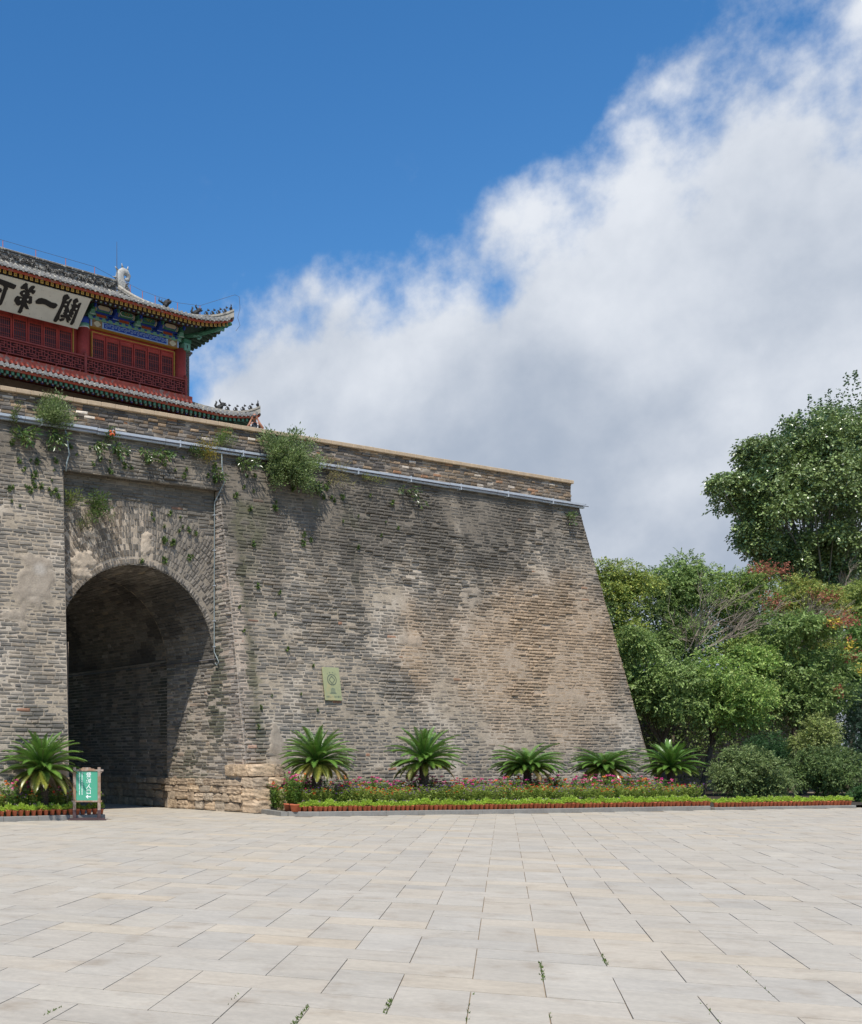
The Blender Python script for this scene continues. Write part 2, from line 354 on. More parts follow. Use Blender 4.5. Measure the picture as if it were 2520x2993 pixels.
def leaf_arrays(P, D, L, W, col, rng=None, fold=.25, up=None):
    """diamond leaves, folded along the midrib: base P, direction D, length L, half width W"""
    rng = rng or RNG; n = len(P); D = D / (np.linalg.norm(D, axis=1, keepdims=True) + 1e-9)
    L = np.broadcast_to(np.asarray(L, float), (n,))[:, None]; W = np.broadcast_to(np.asarray(W, float), (n,))[:, None]
    r = rng.standard_normal((n, 3))
    if up is not None: r = r * (1 - up) + np.array([0, 0, 1.0]) * up * 1.5
    S = np.cross(D, r); S /= np.linalg.norm(S, axis=1, keepdims=True) + 1e-9; Nn = np.cross(S, D)
    V = np.empty((n, 4, 3)); V[:, 0] = P; V[:, 1] = P + D * L * .5 + S * W + Nn * W * fold; V[:, 2] = P + D * L - Nn * L * .08; V[:, 3] = P + D * L * .5 - S * W + Nn * W * fold
    b = (np.arange(n) * 4)[:, None]; T = np.concatenate([b + np.array([[0, 1, 2]]), b + np.array([[0, 2, 3]])])
    return V.reshape(-1, 3), T, np.repeat(np.asarray(col), 4, 0)
def leaves_mesh(name, P, D, L, W, col, m, **k):
    V, T, C = leaf_arrays(P, D, L, W, col, **k); return npmesh(name, V, T=T, col=C, mats=[m])
def leaves_obj(name, P, D, L, W, col, m, parent=None, **k):
    return link(bpy.data.objects.new(name, leaves_mesh(name, P, D, L, W, col, m, **k)), parent)
slabs()

# ------------------------------------------------------------------ fortress wall
BAT = .15; ULX = lambda z: -6.12 + .064 * z          # batter of the front, edge of the left shoulder of the gate
ZL, ZT, VR, UR = 9.95, 11.2, 1.75, .1                  # lintel, wall top, recessed gate face, right jamb
RC = lambda z: 19.45 - .21 * z                         # right-hand corner of the wall
ACU, AR, ASZ = -2.75, 2.85, 4.62                       # arch centre, radius, springing height
wall = empty('fortress_wall', (0, 0, 0)); tag(wall, 'tall battered grey brick fortress wall with an arched gate passage', 'fortress wall', kind='thing')
NB = 1 / math.sqrt(1 + BAT * BAT)
def map_front(s, t, o): return np.stack([s, BAT * t - o * NB, t + o * BAT * NB], -1)
def map_recess(s, t, o): return np.stack([s, VR - o, t], -1)
def map_jamb(s, t, o): return np.stack([UR - o, s, t], -1)
def map_left(s, t, o): return np.stack([ACU - AR - .05 + o, s, t], -1)
def map_side(s, t, o): return np.stack([RC(t) + o, s, t], -1)
def map_ring(s, t, o):                                   # s = angle from the right springing, t = radius
    return np.stack([ACU + t * np.cos(s), VR - o, ASZ + t * np.sin(s)], -1)
def map_vault(rad):
    return lambda s, t, o: np.stack([ACU + (rad - o) * np.cos(t), s, ASZ + (rad - o) * np.sin(t)], -1)
def courses(t0, t1, h, smin, smax, rng, long=.39, head=.19, ph=.25, g=.021):
    B = []; t = t0
    while t < t1 - h * .3:
        hh = h * rng.uniform(.92, 1.08); te = min(t + hh, t1); a = smin(t + hh / 2); e = smax(t + hh / 2)
        s = a; first = True
        gz = g * rng.uniform(1.0, 1.5)
        while s < e - .03:
            w = (head if rng.random() < ph else long) * rng.uniform(.85, 1.12)
            if first: w *= rng.uniform(.3, 1); first = False
            if e - (s + w) < .09: w = e - s
            B.append((s + g * .35, s + w - g * .35, t + gz / 2, te - gz / 2)); s += w
        t = te
    return np.array(B)
BQ = np.array([(0, 1, 2, 3)] + [(4 + i, 4 + (i + 1) % 4, (i + 1) % 4, i) for i in range(4)] + [(8 + i, 8 + (i + 1) % 4, 4 + (i + 1) % 4, 4 + i) for i in range(4)])
def brick_geo(B, off, mapf, rng, ch=.012, jit=.004, depth=.07, tilt=.005):
    N = len(B); off = np.broadcast_to(np.asarray(off, float), (N,))
    cs = [(0, 2), (1, 2), (1, 3), (0, 3)]; sg = [(1, 1), (-1, 1), (-1, -1), (1, -1)]
    V = np.empty((N, 12, 3)); ch = np.broadcast_to(np.asarray(ch, float), (N,))
    for i, ((a, b), (sa, sb)) in enumerate(zip(cs, sg)):
        ja = jit * rng.standard_normal(N); jb = jit * rng.standard_normal(N); to = tilt * rng.standard_normal(N)
        V[:, i] = mapf(B[:, a] + sa * ch * 1.0 + ja, B[:, b] + sb * ch * .8 + jb, off + to)
        V[:, 4 + i] = mapf(B[:, a] + ja, B[:, b] + jb, off - ch * .8 + to)
        V[:, 8 + i] = mapf(B[:, a], B[:, b], off - depth)
    return V
def put_bricks(name, V, col, singles=(), parent=wall, m=M_brick, stuff=True):
    N = len(V); keep = np.ones(N, bool); keep[list(singles)] = False
    for i in singles: npobj('brick', V[i], Q=BQ, col=np.repeat(col[i][None], 12, 0), mat=m, parent=parent)
    Vr = V[keep]; n = len(Vr)
    if n:
        o = npobj(name, Vr.reshape(-1, 3), Q=(BQ[None] + (np.arange(n) * 12)[:, None, None]).reshape(-1, 4), col=np.repeat(col[keep], 12, 0), mat=m, parent=parent)
        if stuff: tag(o, kind='stuff')
def sheet(name, s, t, mapf, offf, colf, parent=wall, m=M_mortar, keepf=None):
    """mortar backing: grid of (s,t) pushed out by offf"""
    S, T = np.meshgrid(s, t); sf, tf = S.ravel(), T.ravel(); V = mapf(sf, tf, offf(sf, tf)); n, k = S.shape
    idx = np.arange(n * k).reshape(n, k); Q = np.stack([idx[:-1, :-1], idx[:-1, 1:], idx[1:, 1:], idx[1:, :-1]], -1).reshape(-1, 4)
    if keepf is not None:
        cs = (S[:-1, :-1] + S[1:, 1:]).ravel() / 2; ct = (T[:-1, :-1] + T[1:, 1:]).ravel() / 2; Q = Q[keepf(cs, ct)]
    return npobj(name, V, Q=Q, col=colf(sf, tf), mat=m, parent=parent, smooth=True)

def blob(u, z, cu, cz, ru, rz): return np.exp(-((u - cu) / ru) ** 2 - ((z - cz) / rz) ** 2)
def plaster(u, z):
    """where old plaster or smeared mortar still covers the bricks (0..1)"""
    n = .5 * fbm(u * .9, z * .9, 4, 40) + .5 * fbm(u * 3.1, z * 3.6, 4, 44); n2 = fbm(u * .35, z * .35, 3, 77)
    p = .25 * blob(u, z, -6.65, 6.7, .8, 1.1) + .2 * blob(u, z, -7.4, 5.4, .8, 1.2) + .34 * blob(u, z, 1.35, 1.9, .55, 1.2) + .22 * blob(u, z, 2.3, 3.4, 1.0, .9) + .2 * blob(u, z, 10.6, 7.3, .9, .8) + .18 * blob(u, z, 12.5, 5.5, 4.5, 3) + .12 * blob(u, z, 7.3, 5.7, .8, 1.2) + .2 * blob(u, z, 16.5, 1.2, .8, 1.2)
    return sst(.555, .635, n * .55 + n2 * .18 + p)
def rough_zone(u, z): return sst(.5, .68, fbm(u * .45, z * .5, 4, 9) + .18 * blob(u, z, 9, 8.6, 6, 2) + .1 * blob(u, z, 5, 4, 2.5, 3))
def front_col(u, z, rng, mort=False):
    N = len(u); n1 = fbm(u * .28, z * .3, 4, 1); n2 = fbm(u * .9, z * .8, 4, 2); streak = fbm(u * 1.5, z * .16, 4, 3)
    tanm = sst(.50, .84, n1 * .5 + n2 * .22 + .52 * blob(u, z, 13.0, 5.0, 5.4, 3.5) + .22 * blob(u, z, 17.5, 6, 2.5, 6) + .22 * blob(u, z, 7.6, 5.6, .5, 1.6) - .2 * blob(u, z, 15, .9, 4, .8))
    dark = sst(.50, .80, streak * .66 + n2 * .18 + .30 * sst(6.8, 11, z) + .22 * blob(u, z, 6, 9.3, 6, 2.2) + .20 * blob(u, z, 1.4, 6.5, 1.1, 4) - .15 * blob(u, z, -7, 4, 2, 6) - .1 * tanm)
    moss = sst(.55, .8, streak * .5 + fbm(u * 2, z * 2, 3, 5) * .3 + .32 * blob(u, z, 1.3, 8.6, .8, 1.8) + .2 * blob(u, z, .8, 3.5, .5, 2.5) + .12 * blob(u, z, 4.5, 9.6, 3, 1.3))
    if mort:
        c = mixc((.345, .285, .212), (.44, .375, .295), sst(.45, .7, n2)); c = mixc(c, (.36, .275, .195), tanm * .85); c = mixc(c, (.12, .102, .08), dark * .8); c = mixc(c, (.07, .075, .03), moss * .7)
        w = blob(u, z, -6.5, 6.92, .22, .2); c = mixc(c, (.75, .72, .66), np.clip(w * 1.6 - .3, 0, 1)); 
        c = mixc(c, (.27, .225, .175), sst(.2, .6, plaster(u, z)) * .8 * (1 - tanm)); c = mixc(c, (.43, .34, .265), .7 * blob(u, 0 * u, .35, 0, .28, 1) * sst(8.2, 6.8, z))
        return c
    r = rng.random(N)
    c = np.tile(np.array((.160, .143, .121)), (N, 1)); c[r < .30] = (.132, .121, .106); c[r > .80] = (.192, .163, .129); c[(r > .7) & (r < .72)] = (.105, .098, .09); c[r > .995] = (.24, .13, .085)
    c = mixc(c, (.29, .21, .138), tanm * .82); c = mixc(c, (.24, .20, .165), .5 * blob(u, 0 * u, .3, 0, .25, 1) * sst(8.2, 6.8, z)); c = mixc(c, (.075, .067, .056), dark * .80); c = mixc(c, (.07, .075, .035), moss * .5)
    return c * np.array((1.20, 1.18, 1.14)) * np.exp(.12 * rng.standard_normal((N, 1)))

# --- front of the wall: left shoulder, strip over the gate, right-hand body
rg = np.random.default_rng(11)
B = np.concatenate([courses(0, ZL, .112, lambda z: -11.5, lambda z: ULX(z), rg), courses(ZL, ZT + .1, .112, lambda z: -11.5, lambda z: RC(z), rg), courses(0, ZL, .112, lambda z: UR, lambda z: RC(z), rg)])
bu, bz = B[:, :2].mean(1), B[:, 2:].mean(1)
keep = ~((bz < 1.45) & (bu > UR) & (bu < 1.25)) & ~((bz < 1.5) & (bu < ULX(0)) & (bu > -7.1 + .25 * np.sin(bz * 6)))
B, bu, bz = B[keep], bu[keep], bz[keep]; N = len(B); rz_ = rough_zone(bu, bz)
off = .005 * rg.standard_normal(N) + rz_ * (.018 * rg.standard_normal(N)) + .012 * (fbm(bu * .6, bz * 1.5, 3, 21) - .5); off = np.maximum(off, -.012)
gone = rg.random(N) < .004 + .022 * rz_; off[gone] = -.11
ev = np.where(rg.random(N) < .3 + .4 * rz_, .028, .018)
V = brick_geo(B, off, map_front, rg, ch=ev, jit=.004, depth=.12); colr = front_col(bu, bz, rg)
colr[gone] *= .6
def screen(u, v, z):
    fw = (u + 21.51) * .4456 + (v + 26.63) * .8953; rt = (u + 21.51) * .8953 - (v + 26.63) * .4456; return rt / fw * 3280, 2220 - (z - 1.6) / fw * 3280, fw
px, py, fw = screen(bu, BAT * bz, bz)
okv = (px > 6) & (px < 2500) & (bz > 2.2) & (bz < 11) & ~gone & (plaster(bu, bz) < .2)
score = np.where(okv, (B[:, 1] - B[:, 0]) * (B[:, 3] - B[:, 2]) / fw ** 2, 0)
put_bricks('brick_field', V, colr, singles=np.argsort(-score)[:300])
mo = lambda u, z: np.where(True, -.016 + .040 * (fbm(u * 1.1, z * 1.3, 4, 31) - .5) + .036 * plaster(u, z) + .012 * fbm(u * 7, z * 7, 2, 33) - .05 * rough_zone(u, z) * fbm(u * 2.2, z * 5, 3, 35), 0)
mc = lambda u, z: front_col(u, z, rg, True)
zs = np.linspace(0, ZL, 190)
def lean(smin, smax, nu):    # grid whose columns follow leaning edges
    f = np.linspace(0, 1, nu)
    return lambda fr, z: smin(z) + (smax(z) - smin(z)) * fr, f
def sheet2(name, smin, smax, nu, tt, mapf, offf, colf):
    fn, f = lean(smin, smax, nu); return sheet(name, f, tt, lambda a, t, o: mapf(fn(a, t), t, offf(fn(a, t), t)), lambda a, t: np.zeros_like(a), lambda a, t: colf(fn(a, t), t))
sheet2('mortar', lambda z: -11.5 + 0 * z, ULX, 100, zs, map_front, mo, mc)
sheet2('mortar', lambda z: -11.5 + 0 * z, RC, 460, np.linspace(ZL, ZT + .08, 26), map_front, mo, mc)
sheet2('mortar', lambda z: UR + 0 * z, RC, 340, zs, map_front, mo, mc)

# --- recessed face over the arch: spandrel courses, then rings of voussoirs
def in_rec(u, z): return (np.hypot(u - ACU, z - ASZ) > 4.72) & (u > ULX(z) - .1)
B = courses(ASZ, ZL + .15, .112, lambda z: ULX(z) - .4, lambda z: UR, rg); c0, c1 = B[:, :2].mean(1), B[:, 2:].mean(1); B = B[in_rec(c0, c1)]; c0, c1 = B[:, :2].mean(1), B[:, 2:].mean(1)
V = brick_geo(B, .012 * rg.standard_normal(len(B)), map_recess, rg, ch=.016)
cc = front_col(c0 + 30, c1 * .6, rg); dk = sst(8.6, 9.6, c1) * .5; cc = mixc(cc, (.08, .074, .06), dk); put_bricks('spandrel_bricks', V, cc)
rings = [(AR, AR + .17, .085)] + [(AR + .25 + .183 * i, AR + .25 + .183 * (i + 1), .088) for i in range(9)]
RB = []
for ri, (r0, r1, wd) in enumerate(rings):
    n = int(math.pi * r0 / wd * .93); da = math.pi * 1.08 / n
    for k in range(n):
        a = -.13 + da * k
        if ri and rg.random() < .05: continue
        um, zm = ACU + (r0 + r1) / 2 * math.cos(a + da / 2), ASZ + (r0 + r1) / 2 * math.sin(a + da / 2)
        if um > UR - .05 or um < ULX(zm) - .35 or zm < 3.4: continue
        g = .009 / r0; RB.append((a + g, a + da - g, r0 + .008, r1 - .008, ri))
RB = np.array(RB); th = RB[:, :2].mean(1); rr = RB[:, 2:4].mean(1); ru, rzz = ACU + rr * np.cos(th), ASZ + rr * np.sin(th)
def ring_plaster(u, z):
    n = .5 * fbm(u * 1.4 + 3, z * 1.4, 4, 52) + .5 * fbm(u * 5, z * 5, 3, 53)
    return sst(.5, .62, n * .55 + .36 * blob(u, z, -2.45, 8.15, .38, .75) + .34 * blob(u, z, -4.6, 7.3, .95, .9) + .15 * blob(u, z, -4.2, 8.3, .6, .5))
offr = .01 * rg.standard_normal(len(RB))
V = brick_geo(RB[:, :4], offr, map_ring, rg, ch=.010, jit=.002); V[:] = V
cr = np.tile((.175, .152, .125), (len(RB), 1)) * np.exp(.16 * rg.standard_normal((len(RB), 1))); cr[ru < -3.3] *= np.array([1.0, .93, .85]); cr[RB[:, 4] == 0] *= 1.15
big = np.argsort(-np.where((RB[:, 4] > 0) & (ring_plaster(ru, rzz) < .5), rr, 0))[:0]
first = [i for i in range(len(RB)) if RB[i, 4] == 0]
for i in first: npobj('voussoir', V[i], Q=BQ, col=np.repeat(cr[i][None], 12, 0), mat=M_brick, parent=wall)
km = np.ones(len(RB), bool); km[first] = False
sel = np.where(km)[0]; ordr = sel[np.argsort(rr[sel])][:180]
for i in ordr: npobj('voussoir', V[i], Q=BQ, col=np.repeat(cr[i][None], 12, 0), mat=M_brick, parent=wall)
km[ordr] = False; put_bricks('voussoir_field', V[km], cr[km])
rec_off = lambda u, z: np.where(np.hypot(u - ACU, z - ASZ) < 4.72, -.022 + .05 * ring_plaster(u, z) + .012 * fbm(u * 6, z * 6, 2, 55), -.03 + .02 * fbm(u * 5, z * 5, 3, 56))
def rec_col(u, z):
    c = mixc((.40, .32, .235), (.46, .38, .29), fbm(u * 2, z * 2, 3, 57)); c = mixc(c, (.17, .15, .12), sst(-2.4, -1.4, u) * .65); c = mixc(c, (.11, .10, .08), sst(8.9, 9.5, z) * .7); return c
su, st = np.linspace(-6.0, UR, 210), np.linspace(3.2, ZL + .15, 230)
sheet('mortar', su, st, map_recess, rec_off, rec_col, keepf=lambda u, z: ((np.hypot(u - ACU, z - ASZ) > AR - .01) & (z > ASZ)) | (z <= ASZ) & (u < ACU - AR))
# closing strips at the arch springing (left of the opening, hidden low part of the recess)
MB().box(-6.3, ACU - AR, VR + .0, VR + .3, 0, 3.3).build('reveal_backing', M_joint, wall)
# --- lintel overhang
MB().box(-6.2, UR + .3, 1.70, VR + .3, ZL + .1, ZL + .9).build('lintel_core', M_joint, wall)
B = np.array([(s, s + .36, 0, .11) for s in np.arange(-6.0, .1, .37)])
V = np.concatenate([brick_geo(B, .03, lambda s, t, o: np.stack([s, BAT * ZL + .02 + t * 0 + .25 * (t / .11), ZL - o + .06], -1), rg)])
put_bricks('lintel_bricks', V, np.tile((.11, .10, .085), (len(B), 1)) * np.exp(.2 * rg.standard_normal((len(B), 1))))
# --- right jamb and passage walls
def jamb_col(v, z, rng, mort=False):
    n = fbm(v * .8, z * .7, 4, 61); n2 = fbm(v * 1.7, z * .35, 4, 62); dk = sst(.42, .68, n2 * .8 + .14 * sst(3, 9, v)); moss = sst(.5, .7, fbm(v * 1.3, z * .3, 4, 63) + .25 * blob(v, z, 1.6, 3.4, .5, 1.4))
    if mort:
        c = mixc((.47, .42, .35), (.36, .28, .21), n); c = mixc(c, (.46, .36, .29), np.exp(-((v - BAT * z) / .45) ** 2)); return mixc(c, (.10, .09, .08), dk * .5)
    c = np.tile((.20, .175, .145), (len(v), 1)); r = rng.random(len(v)); c[r < .3] = (.16, .142, .122); c[r > .75] = (.24, .20, .155); c[r > .97] = (.33, .25, .19)
    c = mixc(c, (.09, .085, .075), dk * .55); c = mixc(c, (.055, .058, .035), moss * .75); c = mixc(c, (.27, .235, .20), .7 * np.exp(-((v - BAT * z) / .4) ** 2)); return c * 1.22 * np.exp(.16 * rng.standard_normal((len(v), 1)))
VD = 4.33; PV = 16.0
B = np.concatenate([courses(0, ASZ, .108, lambda z: BAT * z, lambda z: VD, rg), courses(ASZ, ZL, .108, lambda z: BAT * z, lambda z: VR, rg)]); c0, c1 = B[:, :2].mean(1), B[:, 2:].mean(1)
kk = ~((c1 < 1.0) | ((c1 < 1.46) & (c0 < 1.05))); B, c0, c1 = B[kk], c0[kk], c1[kk]
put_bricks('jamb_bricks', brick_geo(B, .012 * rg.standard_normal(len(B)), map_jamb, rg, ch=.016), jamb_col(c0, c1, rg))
sheet('mortar', np.linspace(0, 1, 70), np.linspace(0, ASZ, 90), lambda a, t, o: map_jamb(BAT * t + a * (VD - BAT * t), t, -.024 + .014 * fbm(a * 30, t * 5, 3, 65)), lambda a, t: 0 * a, lambda a, t: jamb_col(BAT * t + a * (VD - BAT * t), t, rg, True))
sheet('mortar', np.linspace(0, 1, 20), np.linspace(ASZ, ZL, 90), lambda a, t, o: map_jamb(BAT * t + a * (VR - BAT * t), t, -.024 + .014 * fbm(a * 9, t * 5, 3, 65)), lambda a, t: 0 * a, lambda a, t: jamb_col(BAT * t + a * (VR - BAT * t), t, rg, True))
map_deep = lambda s, t, o: np.stack([UR + .16 - o, s, t], -1)
B = courses(0, ASZ + .25, .108, lambda z: VD, lambda z: PV, rg); c0, c1 = B[:, :2].mean(1), B[:, 2:].mean(1); kk = c1 > 1.05; B, c0, c1 = B[kk], c0[kk], c1[kk]
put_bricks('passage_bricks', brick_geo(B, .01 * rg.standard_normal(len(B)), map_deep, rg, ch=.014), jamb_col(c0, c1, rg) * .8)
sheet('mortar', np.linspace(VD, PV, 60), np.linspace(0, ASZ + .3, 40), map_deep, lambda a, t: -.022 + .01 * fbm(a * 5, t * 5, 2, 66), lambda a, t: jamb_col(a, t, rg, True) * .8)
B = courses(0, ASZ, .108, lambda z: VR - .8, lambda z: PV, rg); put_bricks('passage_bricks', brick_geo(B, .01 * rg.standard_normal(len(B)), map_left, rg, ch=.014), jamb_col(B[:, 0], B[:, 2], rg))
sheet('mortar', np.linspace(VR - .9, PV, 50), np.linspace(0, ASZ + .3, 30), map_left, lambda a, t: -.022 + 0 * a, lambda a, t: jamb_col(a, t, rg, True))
MB().box(UR + .02, UR + .4, VD - .3, VD, 0, ASZ).build('door_jamb', M_joint, wall)
def vault_col(v, a, rng, mort=False):
    n = fbm(v * .7 + 9, a * 2.2, 4, 71); dk = sst(.42, .66, n)
    c = mixc((.23, .195, .15), (.31, .25, .175), fbm(v, a * 3, 3, 72)) if mort else np.tile((.175, .155, .13), (len(v), 1)) * np.exp(.2 * rng.standard_normal((len(v), 1)))
    return mixc(c, (.05, .046, .042), dk * .75)
for (rad, v0, v1) in ((AR, VR, VD), (AR + .22, VD, PV)):
    mv = map_vault(rad); da = .115 / rad
    B = courses(-.03, math.pi + .03, da, lambda z: v0, lambda z: v1, rg, g=.0); B[:, 0] += .006; B[:, 1] -= .006; B[:, 2] += .0022; B[:, 3] -= .0022
    n = len(B); V = np.empty((n, 12, 3)); cs = [(0, 2), (1, 2), (1, 3), (0, 3)]; sg = [(1, 1), (-1, 1), (-1, -1), (1, -1)]; o = .01 * rg.standard_normal(n)
    for i, ((a, b), (sa, sb)) in enumerate(zip(cs, sg)):
        V[:, i] = mv(B[:, a] + sa * .012, B[:, b] + sb * .004, o); V[:, 4 + i] = mv(B[:, a], B[:, b], o - .012); V[:, 8 + i] = mv(B[:, a], B[:, b], o - .06)
    put_bricks('vault_bricks', V, vault_col(B[:, :2].mean(1), B[:, 2:].mean(1), rg))
    sheet('mortar', np.linspace(v0, v1, 40), np.linspace(-.05, math.pi + .05, 60), mv, lambda a, t: -.02 + 0 * a, lambda a, t: vault_col(a, t, rg, True))
a_ = np.linspace(0, math.pi, 25); vs = []; 
for r in (AR, AR + .35): vs += [(ACU + r * math.cos(a), VD, ASZ + r * math.sin(a)) for a in a_]
npobj('vault_step', vs, Q=[(i, i + 1, 26 + i, 25 + i) for i in range(24)], mat=M_joint, parent=wall)
# --- left reveal (faces away), right side face, top, back
npobj('left_reveal', [(ULX(0), 0, 0), (ULX(0), VR + .2, 0), (ULX(ZL), VR + .2, ZL + .1), (ULX(ZL), BAT * ZL, ZL + .1)], Q=[(0, 1, 2, 3)], mat=mat('reveal_brick', (.17, .155, .14), nz=(7, .3), bump=(20, .8, .03)), parent=wall)
BK = 34.0
B = courses(0, ZT, .112, lambda z: BAT * z, lambda z: 7.5, rg)
put_bricks('side_bricks', brick_geo(B, .01 * rg.standard_normal(len(B)), map_side, rg, ch=.016), front_col(B[:, 0] + 12, B[:, 2], rg))
npobj('side_face', [(RC(0) - .03, 0, 0), (RC(0) - .03, BK, 0), (RC(ZT) - .03, BK, ZT), (RC(ZT) - .03, BAT * ZT, ZT)], Q=[(0, 1, 2, 3)], mat=M_joint, parent=wall)
npobj('terrace', [(-14, 1.6, ZT), (RC(ZT), 1.6, ZT), (RC(ZT), BK, ZT), (-14, BK, ZT)], Q=[(0, 1, 2, 3)], mat=mat('terrace_brick', (.25, .23, .2), nz=(4, .2)), parent=wall)
MB().box(-14, -11.45, .3, 1.2, 0, ZT - .1).build('wall_run', M_joint, wall)
# --- parapet with tan coping
B = courses(ZT + .1, 12.02, .104, lambda z: -11.5, lambda z: 16.75, rg, long=.36, head=.18); c0, c1 = B[:, :2].mean(1), B[:, 2:].mean(1); n = len(B)
map_par = lambda s, t, o: np.stack([s, 1.74 - o, t], -1)
r = rg.random(n); cp = np.tile((.15, .14, .13), (n, 1)); cp[r < .3] = (.10, .10, .105); cp[(r > .55) & (r < .8)] = (.215, .17, .125); cp[(r > .8) & (r < .86)] = (.27, .155, .095); cp[r > .925] = (.50, .48, .45); cp *= np.array((1.12, 1.0, .86)) * np.exp(.25 * rg.standard_normal((n, 1)))
cp = mixc(cp, (.25, .19, .13), .35 * sst(5, 14, c0))
V = brick_geo(B, .012 * rg.standard_normal(n), map_par, rg, ch=.018, depth=.1); pxp = screen(c0, 0 * c0 + 1.7, c1)[0]
put_bricks('parapet_bricks', V, cp)
sheet('mortar', np.linspace(-11.5, 16.75, 200), np.linspace(ZT, 12.03, 12), map_par, lambda a, t: -.035 + .02 * fbm(a * 6, t * 6, 2, 81), lambda a, t: mixc((.16, .13, .10), (.42, .35, .27), sst(.45, .7, fbm(a * 3, t * 4, 3, 82))))
MB().box(-11.5, 16.72, 1.79, 2.12, ZT, 12.02).build('parapet_core', M_joint, wall)
put_bricks('parapet_end', brick_geo(courses(ZT + .1, 12.02, .104, lambda z: 1.75, lambda z: 2.12, rg), 0.0, lambda s, t, o: np.stack([16.75 + o, s, t], -1), rg), np.tile((.15, .13, .11), (len(courses(ZT + .1, 12.02, .104, lambda z: 1.75, lambda z: 2.12, np.random.default_rng(1))) + 40, 1))[:200]) if False else None
u = -11.5; k = 0
while u < 16.8:
    w = min(.47 * random.uniform(.94, 1.06), 16.8 - u)
    if w > .05: MB().bev(u + .003, u + w - .003, 1.66 + random.uniform(-.006, .006), 2.16, 12.02, 12.145 + random.uniform(-.003, .003), .012).build('coping_stone', M_cope, wall)
    u += w
# --- sandstone plinth blocks
def rock(c, half, rng, parent, col, jag=.10, ax=((1, 0, 0), (0, 1, 0), (0, 0, 1)), p=22.0):
    """rounded, chipped block"""
    n = 7; V = []; F = []
    bm = bmesh.new(); bmesh.ops.create_cube(bm, size=2); bmesh.ops.subdivide_edges(bm, edges=bm.edges[:], cuts=4, use_grid_fill=True)
    ph = rng.random(9) * 10
    V = np.array([v.co[:] for v in bm.verts]); F = [[v.index for v in f.verts] for f in bm.faces]; bm.free()
    nrm = (np.abs(V) ** p).sum(1) ** (1 / p); S = V / nrm[:, None]
    w = 1 + jag * (.5 * np.sin(S[:, 0] * 4 + ph[0]) * np.sin(S[:, 1] * 5 + ph[1] + S[:, 2] * 3) + .5 * np.sin(S[:, 2] * 6 + ph[2]) * np.cos(S[:, 0] * 3 + ph[3])) * .5
    w += .012 * rng.standard_normal(len(S)) * jag * 5
    for _ in range(3):
        d = rng.choice([-1, 1], 3) * rng.uniform(.4, 1, 3); d /= np.linalg.norm(d); lim = rng.uniform(1.28, 1.6); ov = S @ d - lim; S = S - np.maximum(ov, 0)[:, None] * d
    J = rng.normal(0, .018, (2, 2, 2, 3)); f = (S + 1) / 2; wx = [1 - f[:, 0], f[:, 0]]; wy_ = [1 - f[:, 1], f[:, 1]]; wz_ = [1 - f[:, 2], f[:, 2]]
    D = sum((wx[a] * wy_[b] * wz_[c_])[:, None] * J[a, b, c_] for a in (0, 1) for b in (0, 1) for c_ in (0, 1))
    P = S * w[:, None] * np.array(half) + D * np.array((.8, .8, .6)); A = np.array(ax); P = P @ A + np.array(c)
    o = npobj('plinth_stone', P, Q=F, col=np.repeat(np.array(col)[None], len(P), 0) * (1 + .12 * rng.standard_normal((len(P), 1))), mat=M_stone, parent=parent, smooth=False); return o
rs = np.random.default_rng(23); tanc = [(.48, .355, .235), (.44, .33, .225), (.50, .375, .25), (.40, .31, .22), (.42, .345, .26)]
for (z0, z1) in ((0, .30), (.30, .56), (.56, .78), (.78, 1.0)):          # along the right jamb into the passage
    v = -.28 if z0 < .6 else -.1
    while v < 11.5:
        w = rs.uniform(.34, .62) if v > .6 else rs.uniform(.5, .85); w = min(w, 11.7 - v)
        cl = np.array(tanc[rs.integers(5)]) * (1 if v < 3.6 else .8); dx = .16 if v > VD - .2 else 0  # stones further in get a darker tone, passage shade put into their colour
        rock((UR + .16 + dx + rs.normal(0, .012), v + w / 2, (z0 + z1) / 2), (.24 + rs.normal(0, .012), w / 2 - rs.uniform(.004, .012), (z1 - z0) / 2 - rs.uniform(.002, .014)), rs, wall, cl * rs.uniform(.82, 1.12), jag=rs.uniform(.08, .2)); v += w
for (z0, z1, e) in ((0, .40, 1.25), (.40, .74, 1.3), (.74, 1.08, 1.15), (1.08, 1.46, 1.3)):     # corner quoins and the front
    u = -.02
    while u < e - .1:
        w = min(rs.uniform(.6, 1.0), e - u)
        rock((u + w / 2, -.20 + BAT * z0 + .14 + rs.normal(0, .02), (z0 + z1) / 2), (w / 2 - .006, .30, (z1 - z0) / 2 - .005), rs, wall, np.array(tanc[rs.integers(5)]) * 1.12, jag=.14); u += w
for v0 in (.0, .5): rock((UR + .14, .35 + v0, 1.28), (.25, .24, .17), rs, wall, tanc[0])
for (z0, z1) in ((0, .42), (.42, .8), (.8, 1.12), (1.12, 1.5)):
    u = -7.1 + rs.uniform(0, .3)
    while u < -6.1:
        w = min(rs.uniform(.4, .8), -6.02 - u)
        if w > .15: rock((u + w / 2, BAT * z0 + .18, (z0 + z1) / 2), (w / 2 - .006, .26, (z1 - z0) / 2 - .006), rs, wall, np.array(tanc[rs.integers(5)]) * .9)
        u += w

# ------------------------------------------------------------------ gate tower on the terrace
ZB = 11.2; TW = empty('gate_tower', (8.17, 14.45, ZB), R(5.486)); tag(TW, 'two storey gate tower with red lattice windows and upturned grey tile roofs', 'gate tower')
OFF = (0, 0, -ZB)
def tm(): return MB(OFF)
XL = -18.2; DEP = 8.0
COLX = [-.28, -5.62, -12.58, -17.92]                       # column axes
